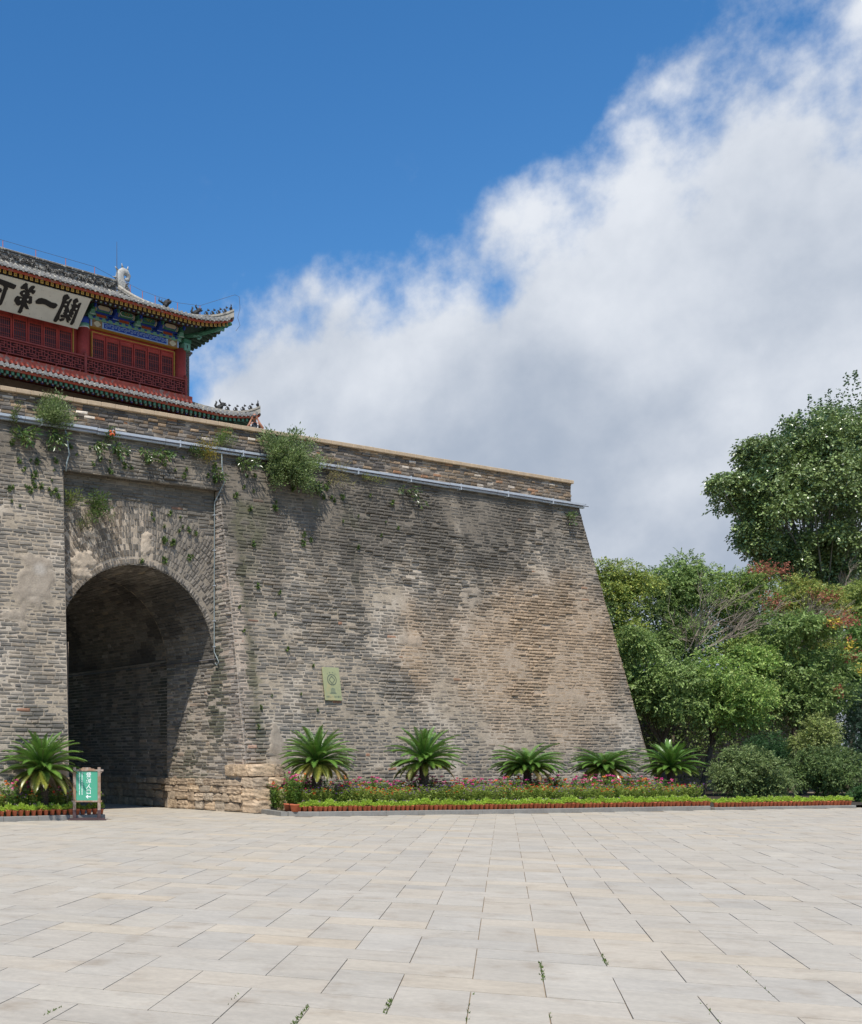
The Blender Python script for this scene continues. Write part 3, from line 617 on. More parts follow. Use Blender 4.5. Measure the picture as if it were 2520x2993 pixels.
# lower storey
tm().box(XL - .4, .4, -.9, DEP + .9, 11.2, 16.2).build('lower_wall', M_dkwood, TW)
for x in (.9, -5.4, -12.8, -19.1): tm().lathe([(.24, 11.2), (.22, 16.3)], 14, (x - .3, -1.25, 0)).build('lower_column', M_red, TW, True)
tm().box(XL - 1.2, 1.2, -1.45, -1.1, 15.75, 16.1).build('lower_beam', M_dkwood, TW)
tm().box(XL - 1.3, 1.3, -1.5, -1.2, 16.1, 16.28).build('lower_beam', M_dkwood, TW)
# upper storey body
tm().box(XL + .1, -.05, .14, DEP - .1, 16.8, 20.9).build('upper_wall', M_red, TW)
tm().box(-.02, .30, .10, DEP, 16.9, 19.72).build('gable_wall', mat('tower_side_brick', (.15, .145, .14), nz=(6, .3), bump=(20, .6, .02)), TW)
gw = [o for o in TW.children if o.name.startswith('gable_wall')][0]
for k in range(26):
    z = 16.95 + .105 * k
    for (a, b) in (((-.0, .13), (.145, .3)) if k % 2 else ((-.0, .19), (.205, .3))):
        tm().bev(a, b, .075, .12, z, z + .095, .01).build('brick', MATS['tower_side_brick'], gw)
tm().bev(-.02, .36, .04, .6, 19.66, 19.74, .01).bev(-.02, .42, .0, .66, 19.74, 19.83, .01).build('corbel', MATS['tower_side_brick'], gw)
for i, x in enumerate(COLX):
    c = tm().lathe([(.27, 17.4), (.265, 19.8)], 20, (x, .05, 0)).build('column', M_red, TW, True)
    if i in (0, 3): continue
    tm().lathe([(.275, 19.66), (.28, 19.67), (.28, 19.69), (.275, 19.7)], 20, (x, .05, 0)).build('collar', M_white, c, True)
    tm().lathe([(.276, 19.70), (.276, 19.84)], 20, (x, .05, 0)).build('collar', M_teal, c, True)
    tm().lathe([(.278, 19.84), (.278, 20.1)], 20, (x, .05, 0)).build('collar', M_blue, c, True)
# window bays
lat = tm(); pw, phh = .60, .92
def lattice_mesh():
    m = MB(); n = 6; b = .012
    for i in range(n + 1): x = -.29 + .58 * i / n; m.box(x - b, x + b, 0, .02, 0, .85)
    for zz in (0, .10, .20, .42, .52, .75, .85): m.box(-.29, .29, .004, .024, zz - b, zz + b)
    return m.mesh('lattice', M_redd)
LATM = lattice_mesh(); PANEM = MB().box(-.29, .29, .03, .045, 0, .85).mesh('pane', M_pane)
FRM = MB().box(-.355, -.29, -.02, .04, -.08, 1.05).box(.29, .355, -.02, .04, -.08, 1.05).box(-.29, .29, -.02, .04, -.08, 0).box(-.29, .29, -.02, .04, .85, .92).box(-.29, .29, -.0, .03, .92, 1.05).mesh('window', M_red)
def window(x, z):
    f = meshobj('window', FRM, TW, (x, .09, z - ZB)); meshobj('lattice', LATM, f); meshobj('pane', PANEM, f); return f
bays = [(-5.15, -.62, 6), (-12.1, -6.12, 8), (-17.6, -13.06, 6)]
for (a, b, n) in bays:
    st = (b - a) / n
    for k in range(n): window(a + st * (k + .5), 18.55)
    tm().box(a - .02, a + .015, .02, .1, 17.4, 19.66).box(b - .015, b + .02, .02, .1, 17.4, 19.66).box(a, b, .02, .1, 19.63, 19.66).build('gilt_border', M_gold, TW)
    tm().box(a, b, .05, .12, 17.4, 18.47).build('sill_panel', M_red, TW)
    tm().box(a, b, .04, .13, 19.58, 19.63).build('window_head', M_red, TW)
# balustrade with fretwork
def fret_rail(x0, x1, parent):
    r = tm().box(x0, x1, -.30, -.20, 18.36, 18.42).box(x0, x1, -.28, -.22, 17.80, 17.84).box(x0, x1, -.275, -.225, 18.28, 18.31).build('balustrade', M_redd, parent)
    m = tm(); n = max(2, round((x1 - x0) / .62)); st = (x1 - x0) / n; b = .016
    H0, H1 = 17.84, 18.28
    for k in range(n):
        a = x0 + st * k
        def hb(p, q, h): m.box(a + st * p, a + st * q, -.265, -.235, H0 + (H1 - H0) * h - b, H0 + (H1 - H0) * h + b)
        def vb(p, h0, h1): m.box(a + st * p - b, a + st * p + b, -.263, -.237, H0 + (H1 - H0) * h0, H0 + (H1 - H0) * h1)
        vb(0, 0, 1); vb(.22, 0, .62); vb(.5, .38, 1); vb(.72, .38, 1); vb(.86, 0, .4)
        hb(0, .5, .62); hb(.22, 1, .38); hb(.5, .5 + .22, .8); hb(0, .22, .25); hb(.72, 1, .72); hb(.22, .5, .82); hb(.5, .86, .18); hb(.86, 1, .2)
    m.build('fretwork', M_redd, r)
    tm().box(x0, x1, -.225, -.215, 17.84, 18.3).build('shade_board', mat('recess_shade_red', (.055, .012, .014), nz=(5, .2)) if 'recess_shade_red' not in MATS else MATS['recess_shade_red'], r)  # dark board added behind the fretwork, its colour stands in for shade
    m = tm()
    for k in range(int((x1 - x0) / 1.2) + 1): m.box(x0 + .4 + 1.2 * k, x0 + .46 + 1.2 * k, -.28, -.22, 17.66, 17.8)
    m.build('rail_foot', M_redd, r)
posts = [-.22, -5.72, -12.48, -17.98]
for a, b in zip(posts[1:], posts[:-1]): fret_rail(a + .06, b - .06, TW)
for x in posts:
    p = tm().box(x - .06, x + .06, -.31, -.19, 17.5, 18.5).build('balustrade_post', M_redd, TW); tm().lathe([(.03, 18.5), (.06, 18.53), (.045, 18.58), (.015, 18.62)], 10, (x, -.25, 0)).build('finial', M_redd, p, True)
tm().box(XL - .1, .05, -.40, .16, 17.38, 17.66).build('floor_beam', M_redl, TW)
# painted beams under the eave
def face_mesh():
    return MB().prism([(.17 * math.cos(a) * (1 + .12 * math.cos(4 * a)), .115 * math.sin(a) * (1 + .1 * math.cos(4 * a))) for a in np.linspace(0, 2 * math.pi, 24, endpoint=False)], lambda a, b, d: (a, -d, b), 0, .012).mesh('mask_panel', M_cream)
FACE = face_mesh()
for (a, b) in ((-5.36, -.50), (-12.3, -5.9), (-17.7, -12.85)):
    bm_ = tm().box(a, b, -.12, .1, 19.79, 20.08).build('painted_beam', M_gold, TW)
    i0, i1 = a + .72, b - .72
    tm().box(i0, i1, -.135, -.12, 19.80, 20.08).build('blue_panel', M_blue, bm_)
    tm().box(i0, i1, -.137, -.13, 19.80, 19.84).build('white_edge', M_ltblue, bm_)
    m = tm(); n = max(3, round((i1 - i0) / .36)); st = (i1 - i0) / n; w = .010; z0 = 19.885; z1 = 20.05
    for k in range(n):
        q = i0 + st * k; Y0, Y1 = -.142, -.134
        m.box(q, q + st * .5, Y0, Y1, z1 - 2 * w, z1); m.box(q + st * .5 - 2 * w, q + st * .5, Y0, Y1, z0, z1); m.box(q + st * .2, q + st * .5, Y0, Y1, z0, z0 + 2 * w)
        m.box(q + st * .2, q + st * .2 + 2 * w, Y0, Y1, z0, z0 + .09); m.box(q + st * .2, q + st * .36, Y0, Y1, z0 + .07, z0 + .09)
        m.box(q + st * .64, q + st, Y0, Y1, z0 + .05, z0 + .07); m.box(q + st * .64, q + st * .64 + 2 * w, Y0, Y1, z0 + .05, z1 - .03); m.box(q + st * .64, q + st * .9, Y0, Y1, z1 - .05, z1 - .03); m.box(q + st - 2 * w, q + st, Y0, Y1, z0 + .05, z1)
    m.build('key_pattern', M_ltblue, bm_)
    for x in (a + .36, b - .36):
        tm().box(x - .25, x + .25, -.132, -.12, 19.8, 20.07).build('mask_ground', mat('brown_ground', (.26, .17, .10), nz=(20, .3)) if 'brown_ground' not in MATS else MATS['brown_ground'], bm_)
        f = meshobj('mask_panel', FACE, bm_, (x, -.132, 19.935 - ZB)); 
        for sx in (-.31, .31): tm().box(x + sx - .04, x + sx + .04, -.134, -.12, 19.8, 20.07).build('lotus_band', M_ltblue, bm_)
    # wave board above
    wb = tm().box(a - .12, b + .12, -.16, .1, 20.08, 20.22).build('wave_board', M_teal, TW)
    m1, m2 = tm(), tm(); n = round((b - a) / .36); st = (b - a) / n
    for k in range(n):
        q = a + st * (k + .5)
        m1.prism([(q - .1, 20.22), (q + .1, 20.22), (q + .07, 20.17), (q + .03, 20.14), (q, 20.16), (q - .03, 20.14), (q - .07, 20.17)], lambda a_, b_, d: (a_, -.16 - d, b_), 0, .012)
        m2.prism([(q - .035, 20.085), (q + .035, 20.085), (q, 20.14)], lambda a_, b_, d: (a_, -.16 - d, b_), 0, .012)
    m1.build('wave_motif', M_blue, wb); m2.build('wave_motif', M_gold, wb)
    # bracket zone: dark ground, brackets and painted purlin panels between them
    tm().box(a - .2, b + .2, .0, .14, 20.22, 20.95).build('purlin_ground', M_dkwood, TW)
    nb = max(2, round((b - a) / 1.22)); st = (b - a) / nb
    for k in range(nb):
        x = a + st * (k + .5); alt = k % 2 == 0 or k == nb - 1
        pur = tm().tube([(x - st / 2 + .14, -.12, 20.585), (x + st / 2 - .14, -.12, 20.585)], .15, 12).build('purlin', M_green, TW, True)
        for sx in (-1, 1):
            xx = x + sx * (st / 2 - .21)
            for j, mm in enumerate((M_ltblue, M_gold, M_white)): tm().tube([(xx - .012 + sx * .04 * (j - 1), -.12, 20.585), (xx + .012 + sx * .04 * (j - 1), -.12, 20.585)], .154, 12).build('stripe', mm, pur, True)
        hexp = lambda s: [(x - .34 * s, 20.585), (x - .24 * s, 20.585 + .085 * s), (x + .24 * s, 20.585 + .085 * s), (x + .34 * s, 20.585), (x + .24 * s, 20.585 - .085 * s), (x - .24 * s, 20.585 - .085 * s)]
        tm().prism(hexp(1.12), lambda a_, b_, d: (a_, -.262 - d, b_), 0, .02).build('panel_rim', M_blue if alt else M_white, pur)
        pn = tm().prism(hexp(1), lambda a_, b_, d: (a_, -.275 - d, b_), 0, .02).build('painted_panel', M_cream if alt and (k in (0, nb - 1)) else M_green, pur)
        if not (alt and k in (0, nb - 1)):
            m = tm()
            for j in range(5): m.box(x - .14 + .06 * j, x - .10 + .06 * j, -.306, -.296, 20.565 + .03 * (-1) ** j, 20.595 + .03 * (-1) ** j)
            m.build('gilt_dragon', M_gold, pur)
        tm().box(x - st / 2 + .1, x + st / 2 - .1, -.2, .0, 20.385, 20.43).build('blue_rail', M_blue, pur)
        fp = tm().box(x - .26, x + .26, -.10, .02, 20.27, 20.40).build('fret_panel', M_orange, TW)
        for sx in (-1, 1): tm().tube([(x + sx * .30, -.12, 20.42), (x + sx * .34, -.13, 20.30), (x + sx * .44, -.13, 20.27), (x + sx * .50, -.12, 20.40)], .03, 6).build('scroll', M_blue if sx > 0 else M_green, fp, True)
        tm().box(x - .3, x + .3, -.11, -.09, 20.24, 20.27).box(x - .3, x - .27, -.11, -.09, 20.27, 20.42).box(x + .27, x + .3, -.11, -.09, 20.27, 20.42).build('fret_edge', M_teal, fp)
    for k in range(nb + 1):
        x = a + st * k; cm = (M_green, M_blue)[k % 2]
        br = tm().box(x - .07, x + .07, -.40, .05, 20.42, 20.66).build('bracket', cm, TW)
        tm().tube([(x, -.42, 20.60), (x, -.50, 20.66), (x, -.53, 20.58), (x, -.48, 20.50), (x, -.43, 20.53)], .045, 8).build('cloud_scroll', (M_blue, M_green)[k % 2], br, True)
        tm().box(x - .15, x + .15, -.3, .0, 20.24, 20.32).box(x - .10, x + .10, -.34, .0, 20.32, 20.42).build('block', (M_teal, M_blue)[k % 2], br)
        tm().box(x - .155, x + .155, -.306, -.30, 20.236, 20.25).build('block_edge', M_white, br)
# corner beam end and scrolled hip beam
cb = tm().bev(-.30, .06, -.28, .1, 19.72, 20.05, .02).build('beam_end', M_teal, TW); tm().box(-.16, -.12, -.29, -.28, 19.8, 19.95).build('slot', M_black, cb); tm().box(-.32, .08, -.30, .1, 20.05, 20.2).build('beam_cap', M_green, cb)
hb = tm().tube([(-.2, .2, 20.45), (.35, -.35, 20.48), (.9, -.9, 20.62), (1.42, -1.42, 20.86)], [.11, .11, .10, .09], 8).build('hip_beam', M_green, TW)
tm().tube([(.08, -.42, 20.34), (.26, -.56, 20.36), (.36, -.62, 20.28), (.27, -.6, 20.2), (.2, -.55, 20.24)], .05, 8).build('spiral', M_teal, hb, True)
tm().tube([(.62, -.62, 20.52), (1.1, -1.1, 20.62), (1.2, -1.2, 20.58)], .06, 8).build('beam_tip', M_teal, hb, True)
# ---- roofs
def lift(e, x): q = max(0.0, (x - (e - 2.6)) / 2.6); q2 = max(0.0, (XL - x - (e - 2.6)) / 2.6); return q * q + q2 * q2
class Roof:
    def __init__(s, e, ze, yr, zr, up, hipx): s.e, s.ze, s.yr, s.zr, s.up, s.hipx = e, ze, yr, zr, up, hipx
    def z(s, x, y):                      # front slope
        f = (y + s.e) / (s.yr + s.e); f = max(0, min(1, f)); return s.ze + (s.zr - s.ze) * (.5 * f + .5 * f * f) + s.up * lift(s.e, x) * (1 - f) ** 3
    def zs(s, x, y):                     # right-hand slope (mirrors the front about the hip)
        return s.z(-y if y < 2 else -(DEP - y), -x)
    def ytop(s, x): return -x if x > s.hipx else s.yr
UP = Roof(1.49, 20.62, 4.0, 23.6, .42, -.62); LO = Roof(2.32, 16.42, .1, 17.42, .34, -.10)
def tile_mesh(pts, r=.058, seg=.26, name='tile_row'):
    """a run of overlapping barrel tiles with a round end cap"""
    m = MB(OFF); P = [Vector(p) for p in pts]; Lt = [0]
    for a, b in zip(P, P[1:]): Lt.append(Lt[-1] + (b - a).length)
    def at(d):
        for i in range(len(P) - 1):
            if d <= Lt[i + 1] or i == len(P) - 2: t = (d - Lt[i]) / max(1e-6, Lt[i + 1] - Lt[i]); return P[i].lerp(P[i + 1], t)
    d = 0
    while d < Lt[-1] - .02:
        e = min(d + seg, Lt[-1]); m.tube([at(d), at(e)], [r * 1.10, r * .92], 7, cap=(d == 0)); d = e
    return m
def roof(name, rf, x_from, sq_mat, tops):
    # base surface, front and right slope
    xs = np.concatenate([np.linspace(XL - rf.e, XL + 1, 14), np.linspace(XL + 1.5, -1.6, 40), np.linspace(-1.5, rf.e, 26)]); ys = np.linspace(0, 1, 14)
    V = []; 
    for x in xs:
        yt = min(rf.ytop(x), rf.ytop(XL - x))
        for f in ys: y = -rf.e + (yt + rf.e) * f; V.append((x, y, rf.z(x, y) - ZB))
    n = len(ys); Q = [(i * n + j, (i + 1) * n + j, (i + 1) * n + j + 1, i * n + j + 1) for i in range(len(xs) - 1) for j in range(n - 1)]
    base = npobj(name, V, Q=Q, mat=M_tilew, parent=TW, smooth=True)
    V = []; yy = np.concatenate([np.linspace(-rf.e, 2, 26), np.linspace(2.2, DEP + rf.e - 3.5, 16), np.linspace(DEP + rf.e - 3.4, DEP + rf.e, 16)])
    for y in yy:
        d = min(y + rf.e, DEP + rf.e - y); xt = max(rf.hipx, rf.e - d) if d < rf.e - rf.hipx else rf.hipx
        for f in ys: x = rf.e + (xt - rf.e) * f; V.append((x, y, rf.zs(x, y) - ZB))
    Q = [(i * n + j, (i + 1) * n + j, (i + 1) * n + j + 1, i * n + j + 1) for i in range(len(yy) - 1) for j in range(n - 1)]
    npobj('side_slope', V, Q=Q, mat=M_tilew, parent=base, smooth=True)
    # back slope
    npobj('back_slope', [(XL - rf.e, DEP + rf.e, rf.ze - ZB), (rf.e, DEP + rf.e, rf.ze - ZB), (rf.hipx, DEP - rf.yr, rf.zr - ZB), (XL - rf.hipx, DEP - rf.yr, rf.zr - ZB)], Q=[(0, 1, 2, 3)], mat=M_tilew, parent=base)
    # tile runs on the front
    x = rf.e - .10
    while x > x_from:
        yt = rf.ytop(x); pts = [(x, -rf.e - .05 + (yt + rf.e) * f, rf.z(x, -rf.e + (yt + rf.e) * f) + .045) for f in np.linspace(0, 1, 9)]
        if yt > -rf.e + .15:
            t = tile_mesh(pts); o = t.build('tile_row', M_tile, base, True)
            tm().tube([(x, -rf.e - .075, pts[0][2]), (x, -rf.e - .05, pts[0][2])], .082, 12).build('end_cap', M_tilecap, base)
            xm = x - .124; zz = rf.z(xm, -rf.e)
            tm().prism([(xm - .09, zz + .02), (xm - .06, zz - .045), (xm, zz - .085), (xm + .06, zz - .045), (xm + .09, zz + .02)], lambda a_, b_, d: (a_, -rf.e - .05 - d, b_), 0, .02).build('drip_tile', M_tile, base)
        x -= .2477
    # right-hand slope runs
    y = -rf.e + .12; 
    while y < DEP + rf.e - .1:
        d = min(y + rf.e, DEP + rf.e - y); xt = max(rf.hipx, rf.e - d)
        pts = [(rf.e + .05 + (xt - rf.e) * f, y, rf.zs(rf.e + (xt - rf.e) * f, y) + .045) for f in np.linspace(0, 1, 5)]
        tile_mesh(pts).build('tile_row', M_tile, base, True); y += .2477
    # fascia boards, rafters and soffit following the eave
    for (inset, dz, hh, mt) in ((.05, -.10, .085, M_redl),):
        V = []; xx = np.concatenate([np.linspace(XL - rf.e, -1.6, 30), np.linspace(-1.5, rf.e - .02, 24)])
        for x in xx: z = rf.z(x, -rf.e); V += [(x, -rf.e + inset, z + dz - ZB), (x, -rf.e + inset, z + dz + hh - ZB), (x, -rf.e + inset + .06, z + dz + hh - ZB), (x, -rf.e + inset + .06, z + dz - ZB)]
        npobj('fascia', V, Q=[(4 * i + a, 4 * i + 4 + a, 4 * i + 4 + (a + 1) % 4, 4 * i + (a + 1) % 4) for i in range(len(xx) - 1) for a in range(4)], mat=M_redl, parent=base)
        V = []; yy = np.linspace(-rf.e + .02, DEP + rf.e - .02, 50)
        for y in yy: z = rf.zs(rf.e, y); V += [(rf.e - inset, y, z + dz - ZB), (rf.e - inset, y, z + dz + hh - ZB), (rf.e - inset - .06, y, z + dz + hh - ZB), (rf.e - inset - .06, y, z + dz - ZB)]
        npobj('fascia', V, Q=[(4 * i + a, 4 * i + 4 + a, 4 * i + 4 + (a + 1) % 4, 4 * i + (a + 1) % 4) for i in range(len(yy) - 1) for a in range(4)], mat=M_redl, parent=base)
    V = []; xx = np.concatenate([np.linspace(XL - rf.e, -1.6, 20), np.linspace(-1.5, rf.e - .05, 20)])
    for x in xx:
        yi = min(.2, max(-rf.e + .05, -x)); 
        for y in np.linspace(-rf.e + .06, yi, 5): V.append((x, y, rf.z(x, -rf.e) - .03 + .28 * (y + rf.e) * .5 - ZB))
    npobj('soffit', V, Q=[(5 * i + a, 5 * i + 5 + a, 5 * i + 6 + a, 5 * i + 1 + a) for i in range(len(xx) - 1) for a in range(4)], mat=M_redd, parent=base)
    V = []; yy = np.linspace(-rf.e + .05, DEP + rf.e - .05, 44)
    for y in yy:
        xi = max(-.1, min(rf.e - .05, -y)) if y < 2 else -.1
        for x in np.linspace(rf.e - .06, xi, 5): V.append((x, y, rf.zs(rf.e, y) - .03 + .14 * (rf.e - x) - ZB))
    npobj('soffit', V, Q=[(5 * i + a, 5 * i + 5 + a, 5 * i + 6 + a, 5 * i + 1 + a) for i in range(len(yy) - 1) for a in range(4)], mat=M_soffit, parent=base)
    sl = .17 if rf.e < 2 else .22; sqm = MB().add([(x_, y_, z_ + sl * y_ / .55) for z_ in (-.055, .055) for y_ in (0, .62) for x_ in (-.055, .055)], [(0, 2, 3, 1), (4, 5, 7, 6), (0, 1, 5, 4), (2, 6, 7, 3), (0, 4, 6, 2), (1, 3, 7, 5)]).mesh('rafter', M_dkwood); sqe = MB().box(-.068, .068, -.012, 0, -.068, .068).mesh('rafter_end', sq_mat)
    sqd = MB().box(-.03, .03, -.016, -.012, .008, .03).box(-.03, .03, -.016, -.012, -.03, -.008).mesh('end_motif', M_dkwood if sq_mat is M_gold else M_teal)
    rdm = MB().tube([(0, 0, 0), (0, .8, .30)], .05, 8).mesh('rafter', M_dkwood); rde = [MB().lathe([(.064, -.008), (.064, .008)], 12).mesh('rafter_end', m_) for m_ in (M_blue, M_teal)]; rdc = MB().lathe([(.034, .008), (.034, .014)], 10).mesh('end_motif', M_white)
    x = rf.e - .22; k = 0
    while x > x_from:
        zz = rf.z(x, -rf.e) - .165
        o = meshobj('rafter', sqm, base, (x, -rf.e + .14, zz - ZB)); meshobj('rafter_end', sqe, base, (x, -rf.e + .14, zz - ZB))
        meshobj('end_motif', sqd, base, (x, -rf.e + .14, zz - ZB))
        if x < -.2 + rf.e * .25:
            z2 = zz + tops; y2 = -rf.e + (.55 if rf.e < 2 else .7)
            meshobj('rafter', rdm, base, (x, y2, z2 - ZB)); meshobj('rafter_end', rde[k % 2], base, (x, y2, z2 - ZB), (R(90), 0, 0)); meshobj('end_motif', rdc, base, (x, y2, z2 - ZB), (R(90), 0, 0))
        x -= .2477; k += 1
    y = -rf.e + .3
    sr = MB().box(-.75, 0, -.055, .055, -.055, .055).mesh('rafter', M_soffit)
    while y < DEP + rf.e - .3: meshobj('rafter', sr, base, (rf.e - .1, y, rf.zs(rf.e, y) - .165 - ZB), (0, R(8), 0)); y += .2477
    return base
upper = roof('upper_roof', UP, -13.2, M_gold, .055)
lower = roof('lower_roof', LO, -13.2, M_green, .13)
tm().box(XL - .3, .25, -.30, -.1, 17.24, 17.40).build('top_course', mat('dark_ridge_band', (.05, .052, .058), nz=(6, .3)), lower)
# ---- ridges
rg2 = random.Random(4)
rd = tm().box(XL + .8, -.80, 3.86, 4.14, 23.5, 23.66).box(XL + .8, -.80, 3.93, 4.07, 23.66, 24.02).box(XL + .8, -.80, 3.89, 4.11, 24.02, 24.09).box(XL + .8, -.80, 3.86, 4.14, 24.11, 24.17).build('main_ridge', M_ridge, TW)
tm().tube([(XL + .8, 4, 24.2), (-.80, 4, 24.2)], .055, 8).build('ridge_cap', M_tilew, rd, True)
x = -12.5
while x < -1.0:                                            # carved flowers along the ridge
    s = rg2.uniform(.05, .095); z = 23.84 + rg2.uniform(-.13, .13); m = tm()
    for j in range(5): a = j * 1.257 + rg2.random(); m.ell((x + s * .8 * math.cos(a), 3.9, z + s * .8 * math.sin(a)), (s * .55, .05, s * .45), 6, 4)
    m.ell((x, 3.87, z), (s * .4, .06, s * .4), 6, 4); m.build('carved_flower', M_ridge, rd, True); x += rg2.uniform(.09, .17)
# owl-tail ornament at the ridge end
def chiwen():
    ring = []; c0 = []
    pts = [(-.36, 23.62), (-.52, 23.86), (-.70, 24.1), (-.80, 24.36), (-.76, 24.60), (-.58, 24.74), (-.38, 24.72), (-.26, 24.58), (-.29, 24.42), (-.40, 24.37), (-.47, 24.45)]
    wid = [.36, .36, .33, .30, .27, .23, .19, .15, .12, .09, .06]
    m = tm(); m.tube([(x + .22, 4, z) for x, z in pts], [w_ * .45 for w_ in wid], 10, flat=1.9)
    for (x, z), w in list(zip(pts, wid))[2:7]:
        dx, dz = x + .48, z - 24.38; l = math.hypot(dx, dz); dx /= l; dz /= l
        m.tube([(x + .22 + dx * w * .7, 4, z + dz * w * .7), (x + .22 + dx * (w + .12), 4, z + dz * (w + .12) + .03)], [.06, .012], 6)
    o = m.build('ridge_end_ornament', M_chiwen, TW, True)
    m = tm()
    for k in range(7): m.tube([(-.46 + .03 * k, 3.84, 23.78 + .085 * k * .9), (-.26 + .02 * k, 3.83, 23.74 + .085 * k)], .022, 6)
    m.build('scale_band', M_ridge, o, True)
    tm().ell((-.12, 3.98, 23.72), (.16, .15, .17), 10, 8).ell((-.02, 3.95, 23.62), (.1, .12, .06), 8, 6).ell((.0, 3.96, 23.83), (.05, .06, .09), 8, 6).build('dragon_head', M_ridge, o, True)
chiwen()
# descending ridge and hip ridges
vr = tm(); yy = np.linspace(3.95, .55, 12); xr = -.66
for a, b in zip(yy[:-1], yy[1:]):
    za, zb_ = UP.z(xr, a), UP.z(xr, b)
    vr.add([(xr - .09, a, za), (xr + .09, a, za), (xr + .09, a, za + .34), (xr - .09, a, za + .34), (xr - .09, b, zb_), (xr + .09, b, zb_), (xr + .09, b, zb_ + .34), (xr - .09, b, zb_ + .34)], [(0, 1, 2, 3), (7, 6, 5, 4), (0, 4, 5, 1), (1, 5, 6, 2), (2, 6, 7, 3), (3, 7, 4, 0)])
vro = vr.build('descending_ridge', M_tilew, TW)
for k in range(14):
    y = 3.8 - .23 * k; z = UP.z(xr, y); tm().bev(xr - .105, xr - .088, y - .19, y - .01, z + .10, z + .23, .006).build('brick', M_tile, vro)
m = tm(); m.tube([(xr, y, UP.z(xr, y) + .38) for y in yy], .07, 8); m.build('ridge_cap', M_tilew, vro, True)
m = tm(); m.tube([(xr - .1, y, UP.z(xr, y) + .28) for y in yy], .02, 6); m.tube([(xr - .1, y, UP.z(xr, y) + .06) for y in yy], .02, 6); m.build('moulding', M_ridge, vro, True)
def hip(rf, x0, x1, name, hh, par):
    m = tm(); n = 12; P = []
    for i in range(n + 1):
        x = x0 + (x1 - x0) * i / n; f = (rf.e - x) / (rf.e - x0); z = rf.z(x, -x) ; P.append(Vector((x, -x, z + .10 * max(0, 1 - f * 2.5) ** 2)))
    nrm = Vector((1, 1, 0)).normalized()
    for (w, z0, z1) in ((.13, -.06, hh * .4), (.07, hh * .4, hh * .72), (.10, hh * .72, hh)):
        vs = []; 
        for p in P: vs += [p - nrm * w + Vector((0, 0, z0)), p + nrm * w + Vector((0, 0, z0)), p + nrm * w + Vector((0, 0, z1)), p - nrm * w + Vector((0, 0, z1))]
        m.add(vs, [(4 * i + a, 4 * i + 4 + a, 4 * i + 4 + (a + 1) % 4, 4 * i + (a + 1) % 4) for i in range(n) for a in range(4)] + [(0, 1, 2, 3), (4 * n + 3, 4 * n + 2, 4 * n + 1, 4 * n)])
    o = m.build(name, M_tilew, TW); return o, P
hp, HP = hip(UP, -.60, 1.50, 'hip_ridge', .30, upper)
hp2, HP2 = hip(LO, .05, 2.30, 'hip_ridge', .27, lower)
# ridge figures
def beast_mesh(kind):
    m = MB()
    if kind == 'dragon':
        m.ell((0, 0, .12), (.15, .09, .13), 10, 7).ell((.12, 0, .24), (.12, .09, .09), 10, 7).ell((.23, 0, .20), (.07, .06, .045), 8, 6).ell((.22, 0, .28), (.05, .05, .025), 8, 5)
        m.tube([(.05, .05, .3), (-.02, .07, .42), (.03, .07, .48)], [.03, .025, .008], 6).tube([(.05, -.05, .3), (-.02, -.07, .42), (.03, -.07, .48)], [.03, .025, .008], 6)
        m.tube([(-.12, 0, .1), (-.2, 0, .22), (-.14, 0, .36), (-.18, 0, .42)], [.06, .055, .04, .015], 8)
        for j in range(4): m.ell((-.02 + .05 * j, -.09, .08 + .03 * j), (.05, .03, .05), 6, 5)
    elif kind == 'sitter':
        rot = Matrix.Rotation(R(-35), 3, 'Y'); m.ell((0, 0, .11), (.045, .04, .10), 8, 6, rot).ell((.055, 0, .215), (.045, .035, .04), 8, 6).ell((.095, 0, .205), (.03, .022, .02), 6, 5)
        m.tube([(.04, .02, .12), (.06, .02, .0)], [.018, .013], 6).tube([(.04, -.02, .12), (.06, -.02, .0)], [.018, .013], 6).ell((-.035, 0, .04), (.055, .05, .04), 8, 6)
        m.tube([(.04, .02, .25), (.035, .025, .285)], [.014, .004], 5).tube([(.04, -.02, .25), (.035, -.025, .285)], [.014, .004], 5).tube([(-.07, 0, .03), (-.11, 0, .10), (-.08, 0, .16)], [.018, .018, .006], 6)
    elif kind == 'rider':
        m.ell((0, 0, .07), (.06, .035, .05), 8, 6).ell((-.05, 0, .11), (.03, .02, .05), 6, 5).tube([(0, 0, .08), (.0, 0, .2)], [.045, .03], 8).ell((.005, 0, .235), (.026, .026, .032), 8, 6).tube([(0, 0, .26), (-.005, 0, .31)], [.018, .004], 6).tube([(0, .03, .17), (.045, .02, .12)], .014, 5).tube([(0, -.03, .17), (.045, -.02, .12)], .014, 5)
    return m.mesh('ridge_figure', M_beast, True)
BM = {k: beast_mesh(k) for k in ('dragon', 'sitter', 'rider')}
def figures(P, hh, ridge, ts, dragon_t):
    def at(t): i = min(int(t * (len(P) - 1)), len(P) - 2); f = t * (len(P) - 1) - i; return P[i].lerp(P[i + 1], f)
    for t in ts[:-1]: p = at(t); meshobj('ridge_figure', BM['sitter'], ridge, (p.x, p.y, p.z + hh - ZB), (0, 0, R(-45)), (1.08,) * 3)
    p = at(ts[-1]); meshobj('ridge_figure', BM['rider'], ridge, (p.x, p.y, p.z + hh - ZB), (0, 0, R(-45)), (1.05,) * 3)
    p = at(dragon_t); meshobj('ridge_figure', BM['dragon'], ridge, (p.x, p.y, p.z + hh - .03 - ZB), (0, 0, R(-45)), (1.0,) * 3)
figures(HP, .30, hp, (.60, .69, .78, .87, .955), .44)
figures(HP2, .27, hp2, (.56, .67, .77, .87, .965), .45)
